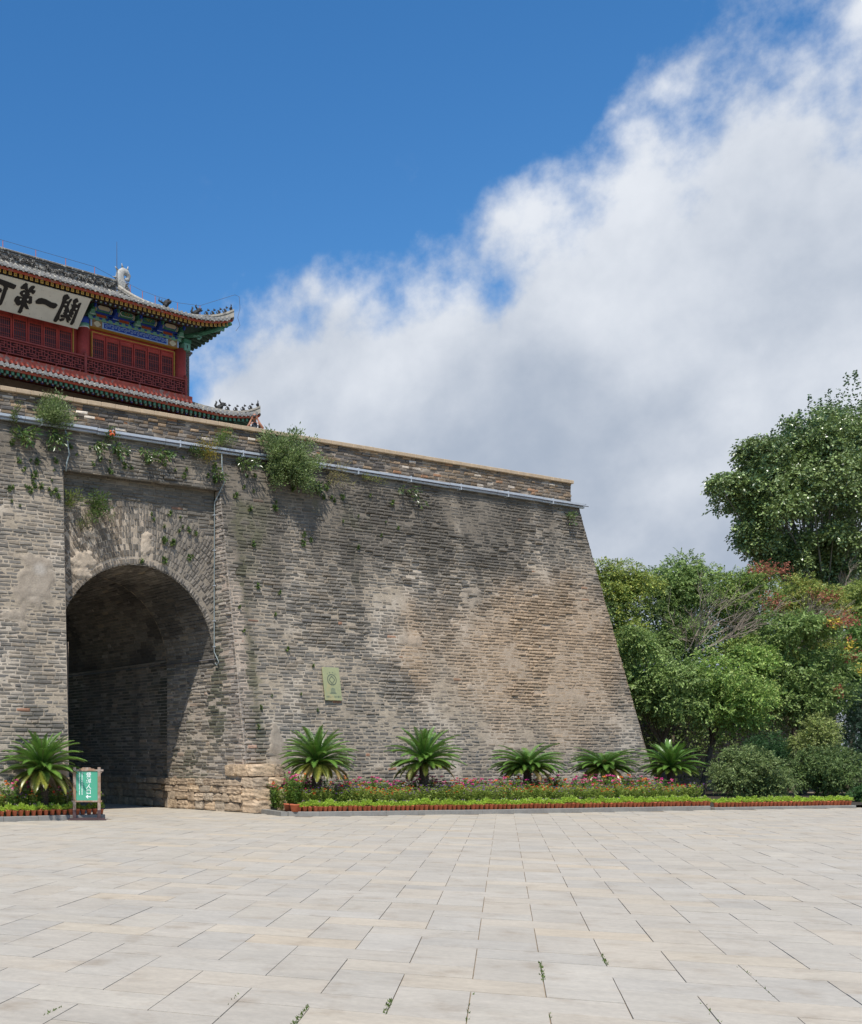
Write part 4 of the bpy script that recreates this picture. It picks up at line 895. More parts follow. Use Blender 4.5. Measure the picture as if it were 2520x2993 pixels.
o = meshobj('ridge_figure', BM['dragon'], vro, (xr, .52, UP.z(xr, .55) + .12 - ZB), (0, R(-25), R(-75)), (1.5, 1.5, 1.75))
# lightning conductor: posts, wire and the tall rod by the ridge end
m = tm(); W = [(-12.6, 4, 24.62)]
for x in (-10.9, -8.95, -7.1, -5.35, -3.7, -2.05): m.tube([(x, 4, 24.2), (x, 4, 24.55)], .018, 6); W.append((x, 4, 24.57))
W.append((-.95, 4, 24.35)); W.append((-.55, 3.9, 24.2))
for y in (3.1, 2.2, 1.3): z = UP.z(xr, y); m.tube([(xr, y, z + .42), (xr, y, z + .8)], .016, 6); W.append((xr, y, z + .82))
for i in (2, 6): p = HP[i]; m.tube([(p.x, p.y, p.z + .3), (p.x, p.y, p.z + .72)], .016, 6); W.append((p.x, p.y, p.z + .73))
W += [(1.55, -1.5, 22.12), (1.68, -1.63, 22.02), (1.7, -1.66, 21.5), (1.62, -1.6, 21.1), (1.7, -1.66, 20.75), (1.55, -1.55, 20.5)]
lr = m.build('lightning_post', M_rod, TW); tm().tube(W, .008, 5).build('lightning_wire', M_wire, lr); tm().tube([(-.82, 3.9, 24.1), (-.82, 3.9, 26.0)], [.02, .008], 6).build('lightning_rod', M_wire, lr)

# ------------------------------------------------------------------ name board over the middle bay
BRD = empty('name_board', (0, 0, 0)); BRD.parent = None
bd_m = Matrix.Translation((8.17, 14.45, 0)) @ Matrix.Rotation(R(5.486), 4, 'Z')
by, bz0, L_ = -.30, 19.43, 1.329; wy, wz = -.95 / L_, .93 / L_
def bpt(a, b, d): return bd_m @ Vector((a, by + wy * b - wz * d, bz0 + wz * b + wy * d * -1 * -1 * 1 if False else bz0 + wz * b + wy * d))
BRD.location = (0, 0, 0); tag(BRD, 'long white hanging board with five black brush-written mirrored characters', 'signboard')
MB().prism([(-12.05, 0), (-6.14, 0), (-6.14, 1.325), (-12.05, 1.325)], bpt, -.07, 0).build('board', M_board, BRD)
GLYPH = {
'guan': [[(-7.423, 1.207), (-7.298, 1.265), (-7.119, 1.15), (-7.134, 1.112), (-7.221, 1.046), (-7.227, 0.993), (-7.235, 0.916), (-7.229, 0.824), (-7.235, 0.73), (-7.24, 0.389), (-7.184, 0.237), (-7.212, 0.171), (-7.269, 0.07), (-7.377, 0.07), (-7.424, 0.124), (-7.394, 0.484), (-7.379, 0.72), (-7.399, 0.948), (-7.448, 1.098)], [(-7.195, 0.994), (-7.123, 0.999), (-7.094, 1.087), (-7.013, 1.14), (-6.986, 1.1), (-7.01, 1.002), (-7.016, 0.907), (-7.006, 0.781), (-6.944, 0.714), (-6.866, 0.614), (-6.719, 0.564), (-6.63, 0.418), (-6.686, 0.394), (-6.798, 0.452), (-6.636, 0.322), (-6.675, 0.266), (-6.728, 0.248), (-6.669, 0.172), (-6.778, 0.172), (-6.931, 0.34), (-7.158, 0.307), (-7.21, 0.384), (-7.163, 0.424), (-7.058, 0.43), (-7.121, 0.474), (-7.13, 0.519), (-7.083, 0.547), (-7.137, 0.588), (-7.141, 0.622), (-7.115, 0.663), (-7.159, 0.724), (-7.235, 0.73), (-7.229, 0.824), (-7.185, 0.817), (-7.129, 0.853), (-7.207, 0.887), (-7.235, 0.916)], [(-7.167, 0.217), (-7.093, 0.286), (-6.936, 0.309), (-6.952, 0.246), (-6.96, 0.209), (-7.1, 0.137), (-7.169, 0.181)], [(-6.934, 1.077), (-6.869, 1.173), (-6.78, 1.211), (-6.709, 1.152), (-6.659, 1.082), (-6.737, 1.023), (-6.749, 0.98), (-6.636, 0.947), (-6.62, 1.032), (-6.515, 1.08), (-6.499, 1.036), (-6.492, 0.839), (-6.474, 0.619), (-6.459, 0.338), (-6.44, 0.234), (-6.489, 0.116), (-6.602, 0.121), (-6.6, 0.306), (-6.602, 0.496), (-6.615, 0.682), (-6.715, 0.677), (-6.639, 0.594), (-6.637, 0.512), (-6.697, 0.522), (-6.719, 0.564), (-6.866, 0.614), (-6.847, 0.63), (-6.886, 0.68), (-6.833, 0.762), (-6.946, 0.929), (-6.867, 0.906), (-6.869, 0.964)]],
'yi': [[(-8.572, 0.689), (-8.481, 0.812), (-8.354, 0.863), (-8.131, 0.856), (-7.828, 0.792), (-7.628, 0.8), (-7.521, 0.758), (-7.56, 0.629), (-7.636, 0.575), (-7.806, 0.574), (-8.058, 0.636), (-8.196, 0.641), (-8.394, 0.597), (-8.51, 0.592)]],
'di': [[(-9.373, 1.193), (-9.3, 1.282), (-9.195, 1.249), (-9.179, 1.181), (-9.07, 1.019), (-9.071, 1.091), (-9.005, 1.214), (-8.904, 1.245), (-8.841, 1.217), (-8.846, 1.158), (-8.882, 1.077), (-8.75, 1.079), (-8.75, 0.992), (-8.797, 0.915), (-8.869, 0.928), (-8.913, 0.968), (-8.986, 0.93), (-8.907, 0.868), (-8.989, 0.776), (-8.928, 0.805), (-8.838, 0.826), (-8.788, 0.808), (-8.682, 0.568), (-8.784, 0.501), (-8.936, 0.54), (-8.693, 0.307), (-8.85, 0.286), (-8.969, 0.363), (-8.977, 0.236), (-8.953, 0.167), (-9.003, 0.059), (-9.142, 0.072), (-9.139, 0.228), (-9.13, 0.422), (-9.237, 0.332), (-9.348, 0.358), (-9.503, 0.498), (-9.499, 0.615), (-9.44, 0.701), (-9.324, 0.699), (-9.121, 0.688), (-9.196, 0.707), (-9.292, 0.736), (-9.386, 0.815), (-9.371, 0.906), (-9.244, 0.986), (-9.126, 0.963), (-9.259, 1.018), (-9.41, 0.99), (-9.458, 1.058)]],
'xia': [[(-10.827, 1.134), (-10.442, 1.162), (-9.943, 1.124), (-9.667, 1.088), (-9.657, 1.012), (-9.702, 0.915), (-9.991, 0.927), (-9.95, 0.872), (-9.972, 0.795), (-9.951, 0.497), (-9.955, 0.235), (-10.004, 0.18), (-10.081, 0.133), (-10.116, 0.503), (-10.15, 0.868), (-10.194, 0.93), (-10.353, 0.963), (-10.757, 0.975)], [(-10.348, 0.808), (-10.246, 0.832), (-10.175, 0.762), (-10.178, 0.661), (-10.285, 0.665)]],
'tian': [[(-11.8, 1.12), (-11.1, 1.1), (-11.1, 1.0), (-11.4, 1.0), (-11.4, .82), (-11.08, .8), (-11.08, .7), (-11.4, .72), (-11.15, .2), (-11.25, .12), (-11.47, .5), (-11.72, .1), (-11.84, .18), (-11.52, .72), (-11.82, .74), (-11.82, .84), (-11.52, .84), (-11.52, 1.0), (-11.8, 1.02)]]}
HOLES = {'di': [(-9.27, .80, .0), ], }
for k, polys in GLYPH.items():
    m = MB()
    for p in polys: m.prism(p, bpt, -.005, .022)
    o = m.build('character', M_black, BRD)
m = MB()                                                    # the small openings inside the strokes
for (a, b, r) in ((-9.21, .865, .035), (-9.24, .60, .038), (-8.93, .67, .04), (-7.17, .865, .034), (-6.62, .80, .04), (-6.90, .53, .035)):
    m.prism([(a + r * math.cos(w), b + r * math.sin(w)) for w in np.linspace(0, 2 * math.pi, 7, endpoint=False)], bpt, .0, .026)
m.build('stroke_opening', M_board, BRD)

# ------------------------------------------------------------------ things fixed to the wall
tray = empty('cable_tray', (0, BAT * 11.2, 11.2)); tag(tray, 'long galvanised cable tray running along the wall below the parapet', 'cable tray')
ty0 = BAT * 11.2
def trayz(u): return 11.24 - .0016 * (u + 7)
u = -11.5; k = 0
while u < 17.2:
    w = min(2.4, 17.25 - u); z = trayz(u) - 11.2 + random.uniform(-.012, .012); z2 = trayz(u + w) - 11.2 + random.uniform(-.012, .012)
    for (dy, dz, hh, dd, nm) in ((-.17, 0, .075, .14, 'tray_section'), (-.13, -.085, .06, .09, 'tray_section')):
        MB().add([(u + .01, dy, z + dz), (u + w - .01, dy, z2 + dz), (u + w - .01, dy + dd, z2 + dz), (u + .01, dy + dd, z + dz), (u + .01, dy, z + dz + hh), (u + w - .01, dy, z2 + dz + hh), (u + w - .01, dy + dd, z2 + dz + hh), (u + .01, dy + dd, z + dz + hh)],
                 [(0, 3, 2, 1), (4, 5, 6, 7), (0, 1, 5, 4), (1, 2, 6, 5), (2, 3, 7, 6), (3, 0, 4, 7)]).build(nm, M_steel, tray)
    MB().box(u + .5, u + .54, -.20, .06, z - .12, z + .09).build('bracket', M_steel, tray)
    u += w
MB().tube([(-11.5, -.185, .02), (-4, -.19, .0), (3, -.185, .015), (10, -.19, -.01), (17.4, -.18, -.02)], .014, 6).tube([(-11.5, -.15, .09), (0, -.15, .08), (8, -.16, .085), (17.3, -.15, .06)], .012, 6).build('cable', M_wire, tray)
p1 = MB().tube([(-5.42, 1.48, 11.1), (-5.40, 1.44, 10.9), (-5.36, 1.42, 10.6), (-5.33, 1.41, 10.4), (-5.40, 1.42, 10.15), (-5.42, 1.44, 9.9)], .022, 6).build('conduit', M_pipe, None, True); tag(p1, 'short bent grey hose hanging from the cable tray left of the arch', 'conduit')
dp = empty('drain_conduit', (.03, 1.68, 4.6)); tag(dp, 'thin grey conduit running down the recessed corner right of the arch', 'conduit')
MB((-.03, -1.68, -4.6)).tube([(.2, 1.52, 11.1), (.16, 1.46, 10.7), (.2, 1.43, 10.35), (.22, 1.42, 10.2), (.06, 1.5, 9.82), (.03, 1.66, 9.6), (.03, 1.68, 7), (.03, 1.68, 4.95), (.04, 1.55, 4.75), (.03, 1.45, 4.62), (.04, 1.55, 4.52), (.05, 1.66, 4.6)], .015, 7).build('pipe', M_pipe, dp, True)
MB((-.03, -1.68, -4.6)).tube([(.05, 1.6, 4.72), (.06, 4.2, 4.75), (.12, 11, 4.8)], .018, 7).build('pipe', M_wire, dp, True)  # run inside the passage, its dark colour stands in for the shade
m = MB((-.03, -1.68, -4.6))
for z in (9.2, 8.1, 7.0, 5.9, 5.1): m.box(0, .07, 1.65, 1.72, z, z + .03)
m.build('clip', M_steel, dp)

# brass plaque with the round emblem
plq = empty('wall_plaque', (3.77, BAT * 4.0 - .06, 3.995)); plq.rotation_euler = (math.atan(BAT) * -1, 0, 0); tag(plq, 'small brass plaque with a round emblem fixed on the brick wall', 'plaque')
MB().bev(-.345, .345, -.02, .02, -.535, .535, .006).build('plate', M_brass, plq)
for sx in (-.28, .28):
    for sz in (-.46, .46): MB().tube([(sx, .02, sz), (sx, .14, sz)], .012, 6).build('standoff', M_steel, plq)
em = MB()
def ringp(r0x, r0z, w, a0, a1, n=40, cx=0, cz=.13):
    for i in range(n):
        a, b = a0 + (a1 - a0) * i / n, a0 + (a1 - a0) * (i + 1) / n
        P = [(cx + rx * math.cos(t), -.0235, cz + rz * math.sin(t)) for t, rx, rz in ((a, r0x, r0z), (b, r0x, r0z), (b, r0x - w, r0z - w), (a, r0x - w, r0z - w))]; em.add(P, [(0, 1, 2, 3)])
ringp(.19, .18, .022, R(-86), R(266))
def bar(x0, z0, x1, z1, w): 
    dx, dz = x1 - x0, z1 - z0; l = math.hypot(dx, dz); nx, nz = -dz / l * w / 2, dx / l * w / 2
    em.add([(x0 + nx, -.0238, z0 + nz), (x1 + nx, -.0238, z1 + nz), (x1 - nx, -.0238, z1 - nz), (x0 - nx, -.0238, z0 - nz)], [(0, 1, 2, 3)])
for a, b, c, d in ((0, .25, .12, .13), (0, .25, -.12, .13), (.12, .13, .02, .03), (-.12, .13, -.02, .03), (.02, .035, .02, -.05), (-.02, .035, -.02, -.05)): bar(a, b, c, d, .02)
em.build('emblem', M_ink, plq)
em = MB()
em.add([(-.10, -.0235, -.17), (.10, -.0235, -.17), (0, -.0235, -.135)], [(0, 1, 2)])
for x in (-.08, -.05, -.02, .01, .04, .07): em.add([(x, -.0235, -.27), (x + .016, -.0235, -.27), (x + .016, -.0235, -.18), (x, -.0235, -.18)], [(0, 1, 2, 3)])
for j in range(3): em.add([(-.11 - .015 * j, -.0235, -.285 - .018 * j), (.11 + .015 * j, -.0235, -.285 - .018 * j), (.11 + .015 * j, -.0235, -.275 - .018 * j), (-.11 - .015 * j, -.0235, -.275 - .018 * j)], [(0, 1, 2, 3)])
em.build('temple_mark', M_inkmid, plq)
def text(name, body, size, m, parent, loc, rot=(R(90), 0, 0), sx=-1, line=1.0, off=0.0, ext=.002):
    c = bpy.data.curves.new(name, 'FONT'); c.body = body; c.size = size; c.align_x = 'CENTER'; c.align_y = 'CENTER'; c.space_line = line; c.extrude = ext; c.offset = off; c.materials.append(m); c.resolution_u = 3
    t_ = bpy.data.objects.new(name, c); me = bpy.data.meshes.new_from_object(t_); me.name = name; bpy.data.objects.remove(t_); o = bpy.data.objects.new(name, me); link(o, parent); o.location = loc; o.rotation_euler = rot; o.scale = (sx, 1, 1); return o
text('lettering', '\u4e07\u91cc\u957f\u57ce \u2014 \u5c71\u6d77\u5173', .072, M_inkmid, plq, (0, -.0225, -.42), ext=.001)
for ch, a in zip('\u4e16\u754c\u9057\u4ea7', (50, 75, 105, 130)): text('lettering', ch, .05, M_inkmid, plq, (.24 * math.cos(R(a)) * 1.0, -.0225, .13 + .235 * math.sin(R(a))), (R(90), 0, 0), ext=.001)

# ------------------------------------------------------------------ plants growing on the wall
def rdir(n, rng): d = rng.standard_normal((n, 3)); return d / np.linalg.norm(d, axis=1, keepdims=True)
GREENS = np.array([(.10, .155, .035), (.075, .13, .03), (.13, .175, .05), (.06, .105, .03)])
def bush(name, label, root, tips, n, rad, leaf, cols, seed, cat='weed', group=None, m=M_leaf, up=.3, lw=.28):
    """stems from the root to each tip and leaf sprays around them"""
    rng = np.random.default_rng(seed); r0 = np.array(root, float); o = MB(tuple(-r0)); P, D = [], []
    for t in tips:
        t = np.array(t, float); mid = (r0 + t) / 2 + np.array([0, 0, .12 * np.linalg.norm(t - r0)]) + rng.normal(0, .03, 3)
        o.tube([r0, mid, t], [.014, .01, .004], 5)
        k = n // len(tips); f = np.sqrt(rng.random(k)); a = (1 - f) ** 2; b = 2 * f * (1 - f); c = f ** 2
        base = a[:, None] * r0 + b[:, None] * mid + c[:, None] * t; d = rdir(k, rng); P.append(base + d * rad * rng.random((k, 1)) ** .6 * (.5 + .7 * f[:, None])); D.append(d * .7 + (t - r0) / np.linalg.norm(t - r0) * .5 + np.array([0, 0, up]))
    P = np.concatenate(P); D = np.concatenate(D); nn = len(P); c = np.array(cols)[rng.integers(len(cols), size=nn)] * np.exp(.22 * rng.standard_normal((nn, 1)))
    e = empty(name, tuple(r0)); tag(e, label, cat, group)
    leaves_obj('foliage', P - r0, D, leaf * rng.uniform(.6, 1.3, nn), leaf * lw * rng.uniform(.7, 1.2, nn), c, m, e, rng=rng, up=.45)
    o.build('stem', M_bark, e); return e
fv = lambda z: BAT * z
greyg = [(.18, .25, .085), (.235, .30, .12), (.14, .20, .06), (.29, .35, .17)]
bush('wall_bush', 'largest grey green bush overhanging the cable tray right of the arch', (2.5, fv(10.8), 10.8), [(2.3, 1.2, 11.75), (1.9, 1.1, 11.3), (2.7, .9, 10.7), (3.1, .9, 10.55), (3.3, 1.0, 10.9), (3.6, 1.1, 11.0), (2.9, .8, 11.2), (2.4, .9, 10.9), (2.1, 1.1, 11.6), (3.5, 1.2, 11.75), (3.0, .85, 10.35), (2.0, 1.2, 10.75), (2.6, .85, 11.35), (1.75, 1.3, 11.85), (3.95, 1.25, 11.25), (2.15, 1.15, 10.35), (3.5, 1.1, 10.3), (2.9, 1.2, 12.0)], 12500, .25, .085, greyg, 31, 'bush', lw=.24)
bush('wall_bush', 'rounded grey green bush on the tray at the far left of the parapet', (-5.85, fv(11.1), 11.15), [(-6.1, 1.3, 11.75), (-5.75, 1.25, 11.9), (-5.5, 1.3, 11.6), (-5.9, 1.15, 11.5), (-5.4, 1.3, 11.35), (-6.3, 1.3, 11.4)], 3600, .24, .07, greyg, 32, 'bush', lw=.24)
bush('wall_weed', 'olive feathery weed standing beside the leftmost wall bush', (-6.15, fv(11.2), 11.3), [(-6.1, 1.4, 12.0), (-6.35, 1.4, 11.7), (-5.9, 1.4, 12.05)], 420, .12, .06, [(.20, .21, .07), (.15, .19, .06)], 33, lw=.15)
bush('wall_weed', 'dark broad leaved weed drooping under the leftmost wall bush', (-5.8, fv(11), 11.05), [(-6.0, 1.3, 10.75), (-5.7, 1.25, 10.65), (-5.5, 1.3, 10.8), (-5.85, 1.25, 10.5)], 160, .12, .17, GREENS * .9, 34, m=M_gloss, up=-.3, lw=.18)
bush('wall_weed', 'bright broad leaved rosette under the tray near the left edge', (-6.75, fv(10.85), 10.9), [(-6.95, 1.3, 10.75), (-6.6, 1.3, 10.65), (-6.75, 1.25, 10.5), (-6.5, 1.3, 10.85)], 130, .12, .19, GREENS * 1.15, 35, m=M_gloss, up=-.2, lw=.2)
bush('wall_weed', 'tall thin weed crossing the tray at the left edge', (-7.05, fv(11), 10.95), [(-7.0, 1.35, 11.6), (-7.1, 1.35, 11.3), (-7.05, 1.3, 10.7)], 330, .11, .07, [(.14, .18, .05), (.10, .15, .04)], 36, lw=.2)
bush('wall_weed', 'bush of long narrow leaves on the spandrel left of the arch crown', (-4.35, VR, 9.0), [(-4.5, 1.45, 9.35), (-4.15, 1.35, 9.3), (-4.3, 1.3, 8.9), (-4.0, 1.4, 8.8), (-4.2, 1.3, 9.05), (-4.45, 1.35, 8.65)], 1000, .2, .085, GREENS * 1.1, 37, lw=.18)
bush('wall_weed', 'yellow green fern like weed against the left shoulder of the arch', (-5.2, VR, 9.0), [(-5.35, 1.45, 9.3), (-5.0, 1.4, 9.35), (-4.85, 1.4, 9.1), (-5.3, 1.45, 8.95)], 480, .13, .07, [(.19, .23, .05), (.14, .19, .04)], 38, lw=.16)
bush('wall_weed', 'thin olive weed below the long leaved bush beside the arch', (-4.75, VR, 8.3), [(-4.7, 1.45, 8.7), (-4.95, 1.5, 8.5), (-4.5, 1.45, 8.55)], 260, .12, .06, [(.16, .19, .06)], 39, lw=.15)
bush('wall_bush', 'yellow flowering bush on the tray above the right end of the arch', (-.45, fv(11), 11.05), [(-.7, 1.3, 11.3), (-.3, 1.25, 11.25), (-.5, 1.2, 11.0), (-.15, 1.3, 10.95), (-.4, 1.3, 10.8)], 800, .19, .055, [(.32, .24, .03), (.26, .22, .05), (.12, .15, .04), (.36, .27, .04)], 40, 'bush')
bush('wall_bush', 'small dark green bush left of the yellow flowering bush', (-.85, fv(11), 11.0), [(-.95, 1.35, 11.05), (-.75, 1.3, 10.95)], 220, .14, .07, GREENS * .8, 41, 'bush')
bush('wall_bush', 'fresh green feathery bush standing on the tray beside the yellow one', (.25, fv(11.2), 11.3), [(.05, 1.4, 11.7), (.4, 1.4, 11.75), (.6, 1.4, 11.55), (.25, 1.35, 11.8), (-.05, 1.4, 11.5)], 1000, .16, .06, [(.15, .24, .05), (.12, .2, .04), (.19, .26, .07)], 42, 'bush', lw=.13)
bush('wall_weed', 'dark leafy clump between the pipe and the largest bush', (1.05, fv(10.85), 10.9), [(.8, 1.3, 10.95), (1.2, 1.25, 10.9), (1.5, 1.25, 10.85), (1.0, 1.3, 10.7)], 220, .14, .12, GREENS, 43, m=M_gloss, up=-.2, lw=.2)
bush('wall_weed', 'large leaved rosette at the kink of the pipe', (.02, fv(10.4), 10.45), [(-.15, 1.35, 10.5), (.1, 1.3, 10.35), (-.05, 1.3, 10.25)], 70, .1, .17, GREENS * 1.2, 44, m=M_gloss, up=-.2, lw=.2)
bush('wall_weed', 'glossy dark rosette hanging right of the largest bush', (3.95, fv(10.5), 10.55), [(3.8, 1.25, 10.4), (4.15, 1.3, 10.45), (4.0, 1.25, 10.3)], 110, .11, .17, GREENS * .8, 45, m=M_gloss, up=-.3, lw=.2)
bush('dry_grass', 'straw coloured dry grass hanging from the tray right of the largest bush', (4.6, fv(11), 11.0), [(4.3, 1.2, 11.3), (4.9, 1.2, 10.8), (4.5, 1.2, 10.6), (5.2, 1.25, 10.6), (5.0, 1.3, 11.2)], 420, .14, .15, [(.36, .30, .14), (.25, .25, .1), (.3, .26, .12)], 46, 'grass', lw=.05)
bush('wall_weed', 'orange flowered weed on the tray over the arch', (-3.9, fv(11), 10.95), [(-3.95, 1.35, 11.25), (-3.8, 1.3, 11.1)], 150, .14, .07, GREENS, 47)
fl = MB(); [fl.ell((-3.95 + random.uniform(-.09, .09), 1.28, 11.14 + random.uniform(-.06, .06)), (.04, .03, .035), 6, 5) for _ in range(7)]
o = fl.build('blossom', mat('orange_blossom', (.55, .10, .03), rough=.6), None); o.parent = bpy.data.objects['wall_weed.010'] if False else None
weedo = [q for q in bpy.data.objects if q.get('label') == 'orange flowered weed on the tray over the arch'][0]; o.parent = weedo; o.location = (3.9, -fv(11), -10.95)
for i, (x, z, lab) in enumerate(((-3.6, 10.75, 'broad leaved rosette just right of the orange flowered weed'), (-2.6, 10.75, 'broad leaved rosette hanging from the tray above the arch crown'), (-2.0, 10.8, 'small rosette right of the one above the arch crown'), (-4.3, 10.75, 'small rosette left of the orange flowered weed'))):
    bush('wall_weed', lab, (x, fv(z), z + .1), [(x - .18, 1.3, z), (x + .18, 1.3, z - .02), (x, 1.25, z - .2)], 90, .09, .15, GREENS * 1.05, 60 + i, m=M_gloss, up=-.3, lw=.2)
bush('wall_weed', 'yellow green weed under the tray in the middle of the wall', (6.2, fv(11), 10.95), [(6.0, 1.3, 11.05), (6.5, 1.3, 10.95), (6.9, 1.3, 10.9)], 260, .12, .06, [(.24, .25, .05), (.2, .23, .06)], 48, lw=.15)
bush('wall_weed', 'trailing dark vine below the tray in the middle of the wall', (8.0, fv(10.8), 10.85), [(7.6, 1.35, 10.75), (8.3, 1.3, 10.6), (8.6, 1.25, 10.3), (8.5, 1.3, 10.8)], 150, .11, .11, GREENS * .9, 49, m=M_gloss, up=-.4, lw=.22)
bush('wall_weed', 'small plant rooted in the top right corner of the wall', (16.3, fv(10.6), 10.65), [(16.15, 1.3, 10.75), (16.4, 1.3, 10.7), (16.3, 1.3, 10.45)], 80, .1, .12, GREENS * 1.2, 50, m=M_gloss, lw=.22)
# small tufts in the joints: four shared tufts, each copy a thing of its own
tuf = []
for s in range(4):
    rng = np.random.default_rng(90 + s); n = 26; d = rdir(n, rng); d[:, 1] = -np.abs(d[:, 1]); d[:, 2] -= .2
    tuf.append(leaves_mesh('tuft', d * .02, d, .11 * rng.uniform(.5, 1.2, n), .026, GREENS[rng.integers(4, size=n)] * 1.1 * np.exp(.2 * rng.standard_normal((n, 1))), M_leaf, rng=rng))
rt = np.random.default_rng(99); spots = []
while len(spots) < 118:
    r = rt.random()
    if r < .30: u, z = rt.uniform(-7.4, -5.7), rt.uniform(8.6, 10.9)
    elif r < .50: u, z = rt.uniform(-5.2, .0), rt.uniform(10.05, 10.9)
    elif r < .66: u, z = rt.normal(-1.6, .55), rt.normal(8.3, .6)
    elif r < .90: u, z = rt.uniform(.4, 7.5), 11 - abs(rt.normal(0, 1.6))
    else: u, z = rt.uniform(.4, 3.2), rt.uniform(2.5, 7)
    rec = -5.4 < u < UR and z < ZL
    if rec and (np.hypot(u - ACU, z - ASZ) < AR + .1 or u > -.1): continue
    if z > 10.95: continue
    spots.append((u, (VR if rec else fv(z)) - .01, z, rec))
for i, (u, v, z, rec) in enumerate(spots):
    o = meshobj('wall_tuft', tuf[i % 4], None, (u, v, z), (0, rt.uniform(-.8, .8), 0), (rt.uniform(.45, 1.15),) * 3)
    w_ = 'on the left shoulder of the gate' if u < -5.4 else 'on the band above the gate lintel' if u < .1 and z > ZL else 'beside the arch crown' if rec else 'low down right of the arch' if z < 7 else 'under the largest bush' if u < 4 else 'on the upper middle of the wall'
    tag(o, 'tiny green tuft rooted in a joint ' + w_, 'weed', 'small tufts ' + w_)

# ------------------------------------------------------------------ person leaning on the parapet with a camera
def person():
    root = empty('person', (2.36, 2.60, ZT), R(-39)); tag(root, 'person in a dark vest leaning over the parapet and holding up a camera', 'person')
    J = {}; E = []
    def j(n, p, r, par=None):
        J[n] = (p, r); 
        if par: E.append((par, n))
    j('pel', (0, .05, .90), (.15, .11)); j('wst', (0, 0, 1.05), (.135, .10), 'pel'); j('chs', (.0, -.10, 1.20), (.17, .115), 'wst'); j('shc', (0, -.17, 1.33), (.13, .085), 'chs'); j('nck', (0, -.20, 1.42), (.055, .055), 'shc'); j('hd0', (0, -.23, 1.47), (.065, .07), 'nck')
    for s, n in ((-1, 'l'), (1, 'r')):
        j('sh' + n, (s * .19, -.17, 1.31), (.055, .05), 'shc'); j('el' + n, (s * .27, -.38, 1.13), (.043, .043), 'sh' + n); j('fa' + n, (s * .17, -.44, 1.27), (.038, .038), 'el' + n); j('wr' + n, (s * .105, -.40, 1.43), (.028, .025), 'fa' + n); j('pm' + n, (s * .07, -.42, 1.46), (.034, .022), 'wr' + n)
        j('hp' + n, (s * .09, .06, .84), (.095, .095), 'pel'); j('kn' + n, (s * .10, .05, .47), (.06, .06), 'hp' + n); j('an' + n, (s * .10, .10, .08), (.042, .042), 'kn' + n); j('to' + n, (s * .11, -.06, .035), (.04, .03), 'an' + n)
        for q, (dx, dz) in enumerate(((-.012, .02), (.0, .035), (.012, .04), (.022, .03))):
            j('f%d%s' % (q, n), (s * (.07 + dx) - s * .01, -.445, 1.50 + dz * .6), (.0085, .0085), 'pm' + n); j('g%d%s' % (q, n), (s * (.045 + dx * .7), -.46, 1.515 + dz * .5), (.008, .008), 'f%d%s' % (q, n))
        j('th' + n, (s * .05, -.44, 1.45), (.010, .010), 'pm' + n)
    names = list(J); idx = {n: i for i, n in enumerate(names)}
    me = bpy.data.meshes.new('body'); me.from_pydata([J[n][0] for n in names], [(idx[a], idx[b]) for a, b in E], [])
    o = link(bpy.data.objects.new('body', me), root); md = o.modifiers.new('skin', 'SKIN')
    for n, sv in zip(names, me.skin_vertices[0].data): sv.radius = J[n][1]; sv.use_root = n == 'pel'
    o.modifiers.new('sub', 'SUBSURF').levels = 1; o.modifiers['sub'].render_levels = 2
    me.materials.append(mat('skin', (.36, .16, .095), rough=.6, nz=(20, .08)))
    h = MB().ell((0, -.25, 1.56), (.075, .095, .115), 14, 12).ell((0, -.345, 1.55), (.013, .022, .022), 8, 6).ell((-.078, -.24, 1.555), (.012, .022, .03), 8, 6).ell((.078, -.24, 1.555), (.012, .022, .03), 8, 6).ell((0, -.335, 1.50), (.026, .012, .008), 8, 5).build('head', MATS['skin'], root, True)
    MB().ell((-.03, -.335, 1.57), (.011, .008, .008), 8, 6).ell((.03, -.335, 1.57), (.011, .008, .008), 8, 6).build('eye', M_black, h, True)
    MB().ell((0, -.235, 1.595), (.079, .095, .09), 14, 10).build('hair', mat('short_hair', (.16, .12, .10), rough=.9), root, True)
    vn = ['pel', 'wst', 'chs', 'shc', 'shl', 'shr']; vm = bpy.data.meshes.new('vest'); vm.from_pydata([J[n][0] for n in vn], [(0, 1), (1, 2), (2, 3), (3, 4), (3, 5)], [])
    vo = link(bpy.data.objects.new('vest', vm), root); vo.modifiers.new('skin', 'SKIN')
    for n, sv in zip(vn, vm.skin_vertices[0].data): sv.radius = (J[n][1][0] + .05, J[n][1][1] + .05); sv.use_root = n == 'pel'
    vo.modifiers.new('sub', 'SUBSURF').levels = 1; vo.modifiers['sub'].render_levels = 2; vm.materials.append(mat('black_vest', (.022, .023, .025), rough=.9))
    MB().ell((0, -.20, 1.22), (.15, .13, .17), 14, 10).build('shirt', mat('dark_shirt', (.05, .055, .06), rough=.9), root)
    st = MB().tube([(.10, -.32, 1.05), (.11, -.30, 1.25), (.10, -.2, 1.36)], .018, 6).tube([(-.10, -.32, 1.05), (-.11, -.30, 1.25), (-.10, -.2, 1.36)], .018, 6).build('shoulder_strap', M_white, root)
    MB().lathe([(.155, .93), (.13, .5), (.1, .1)], 14).build('trousers', mat('dark_trousers', (.05, .05, .06), rough=.9), root, True); root.children[-1].location = (0, .05, 0)
    c = empty('camera_body', (2.36 - .245, 2.60 - .303, ZT + 1.535), R(-39)); tag(c, 'small black camera held to the face of the person on the parapet', 'camera')
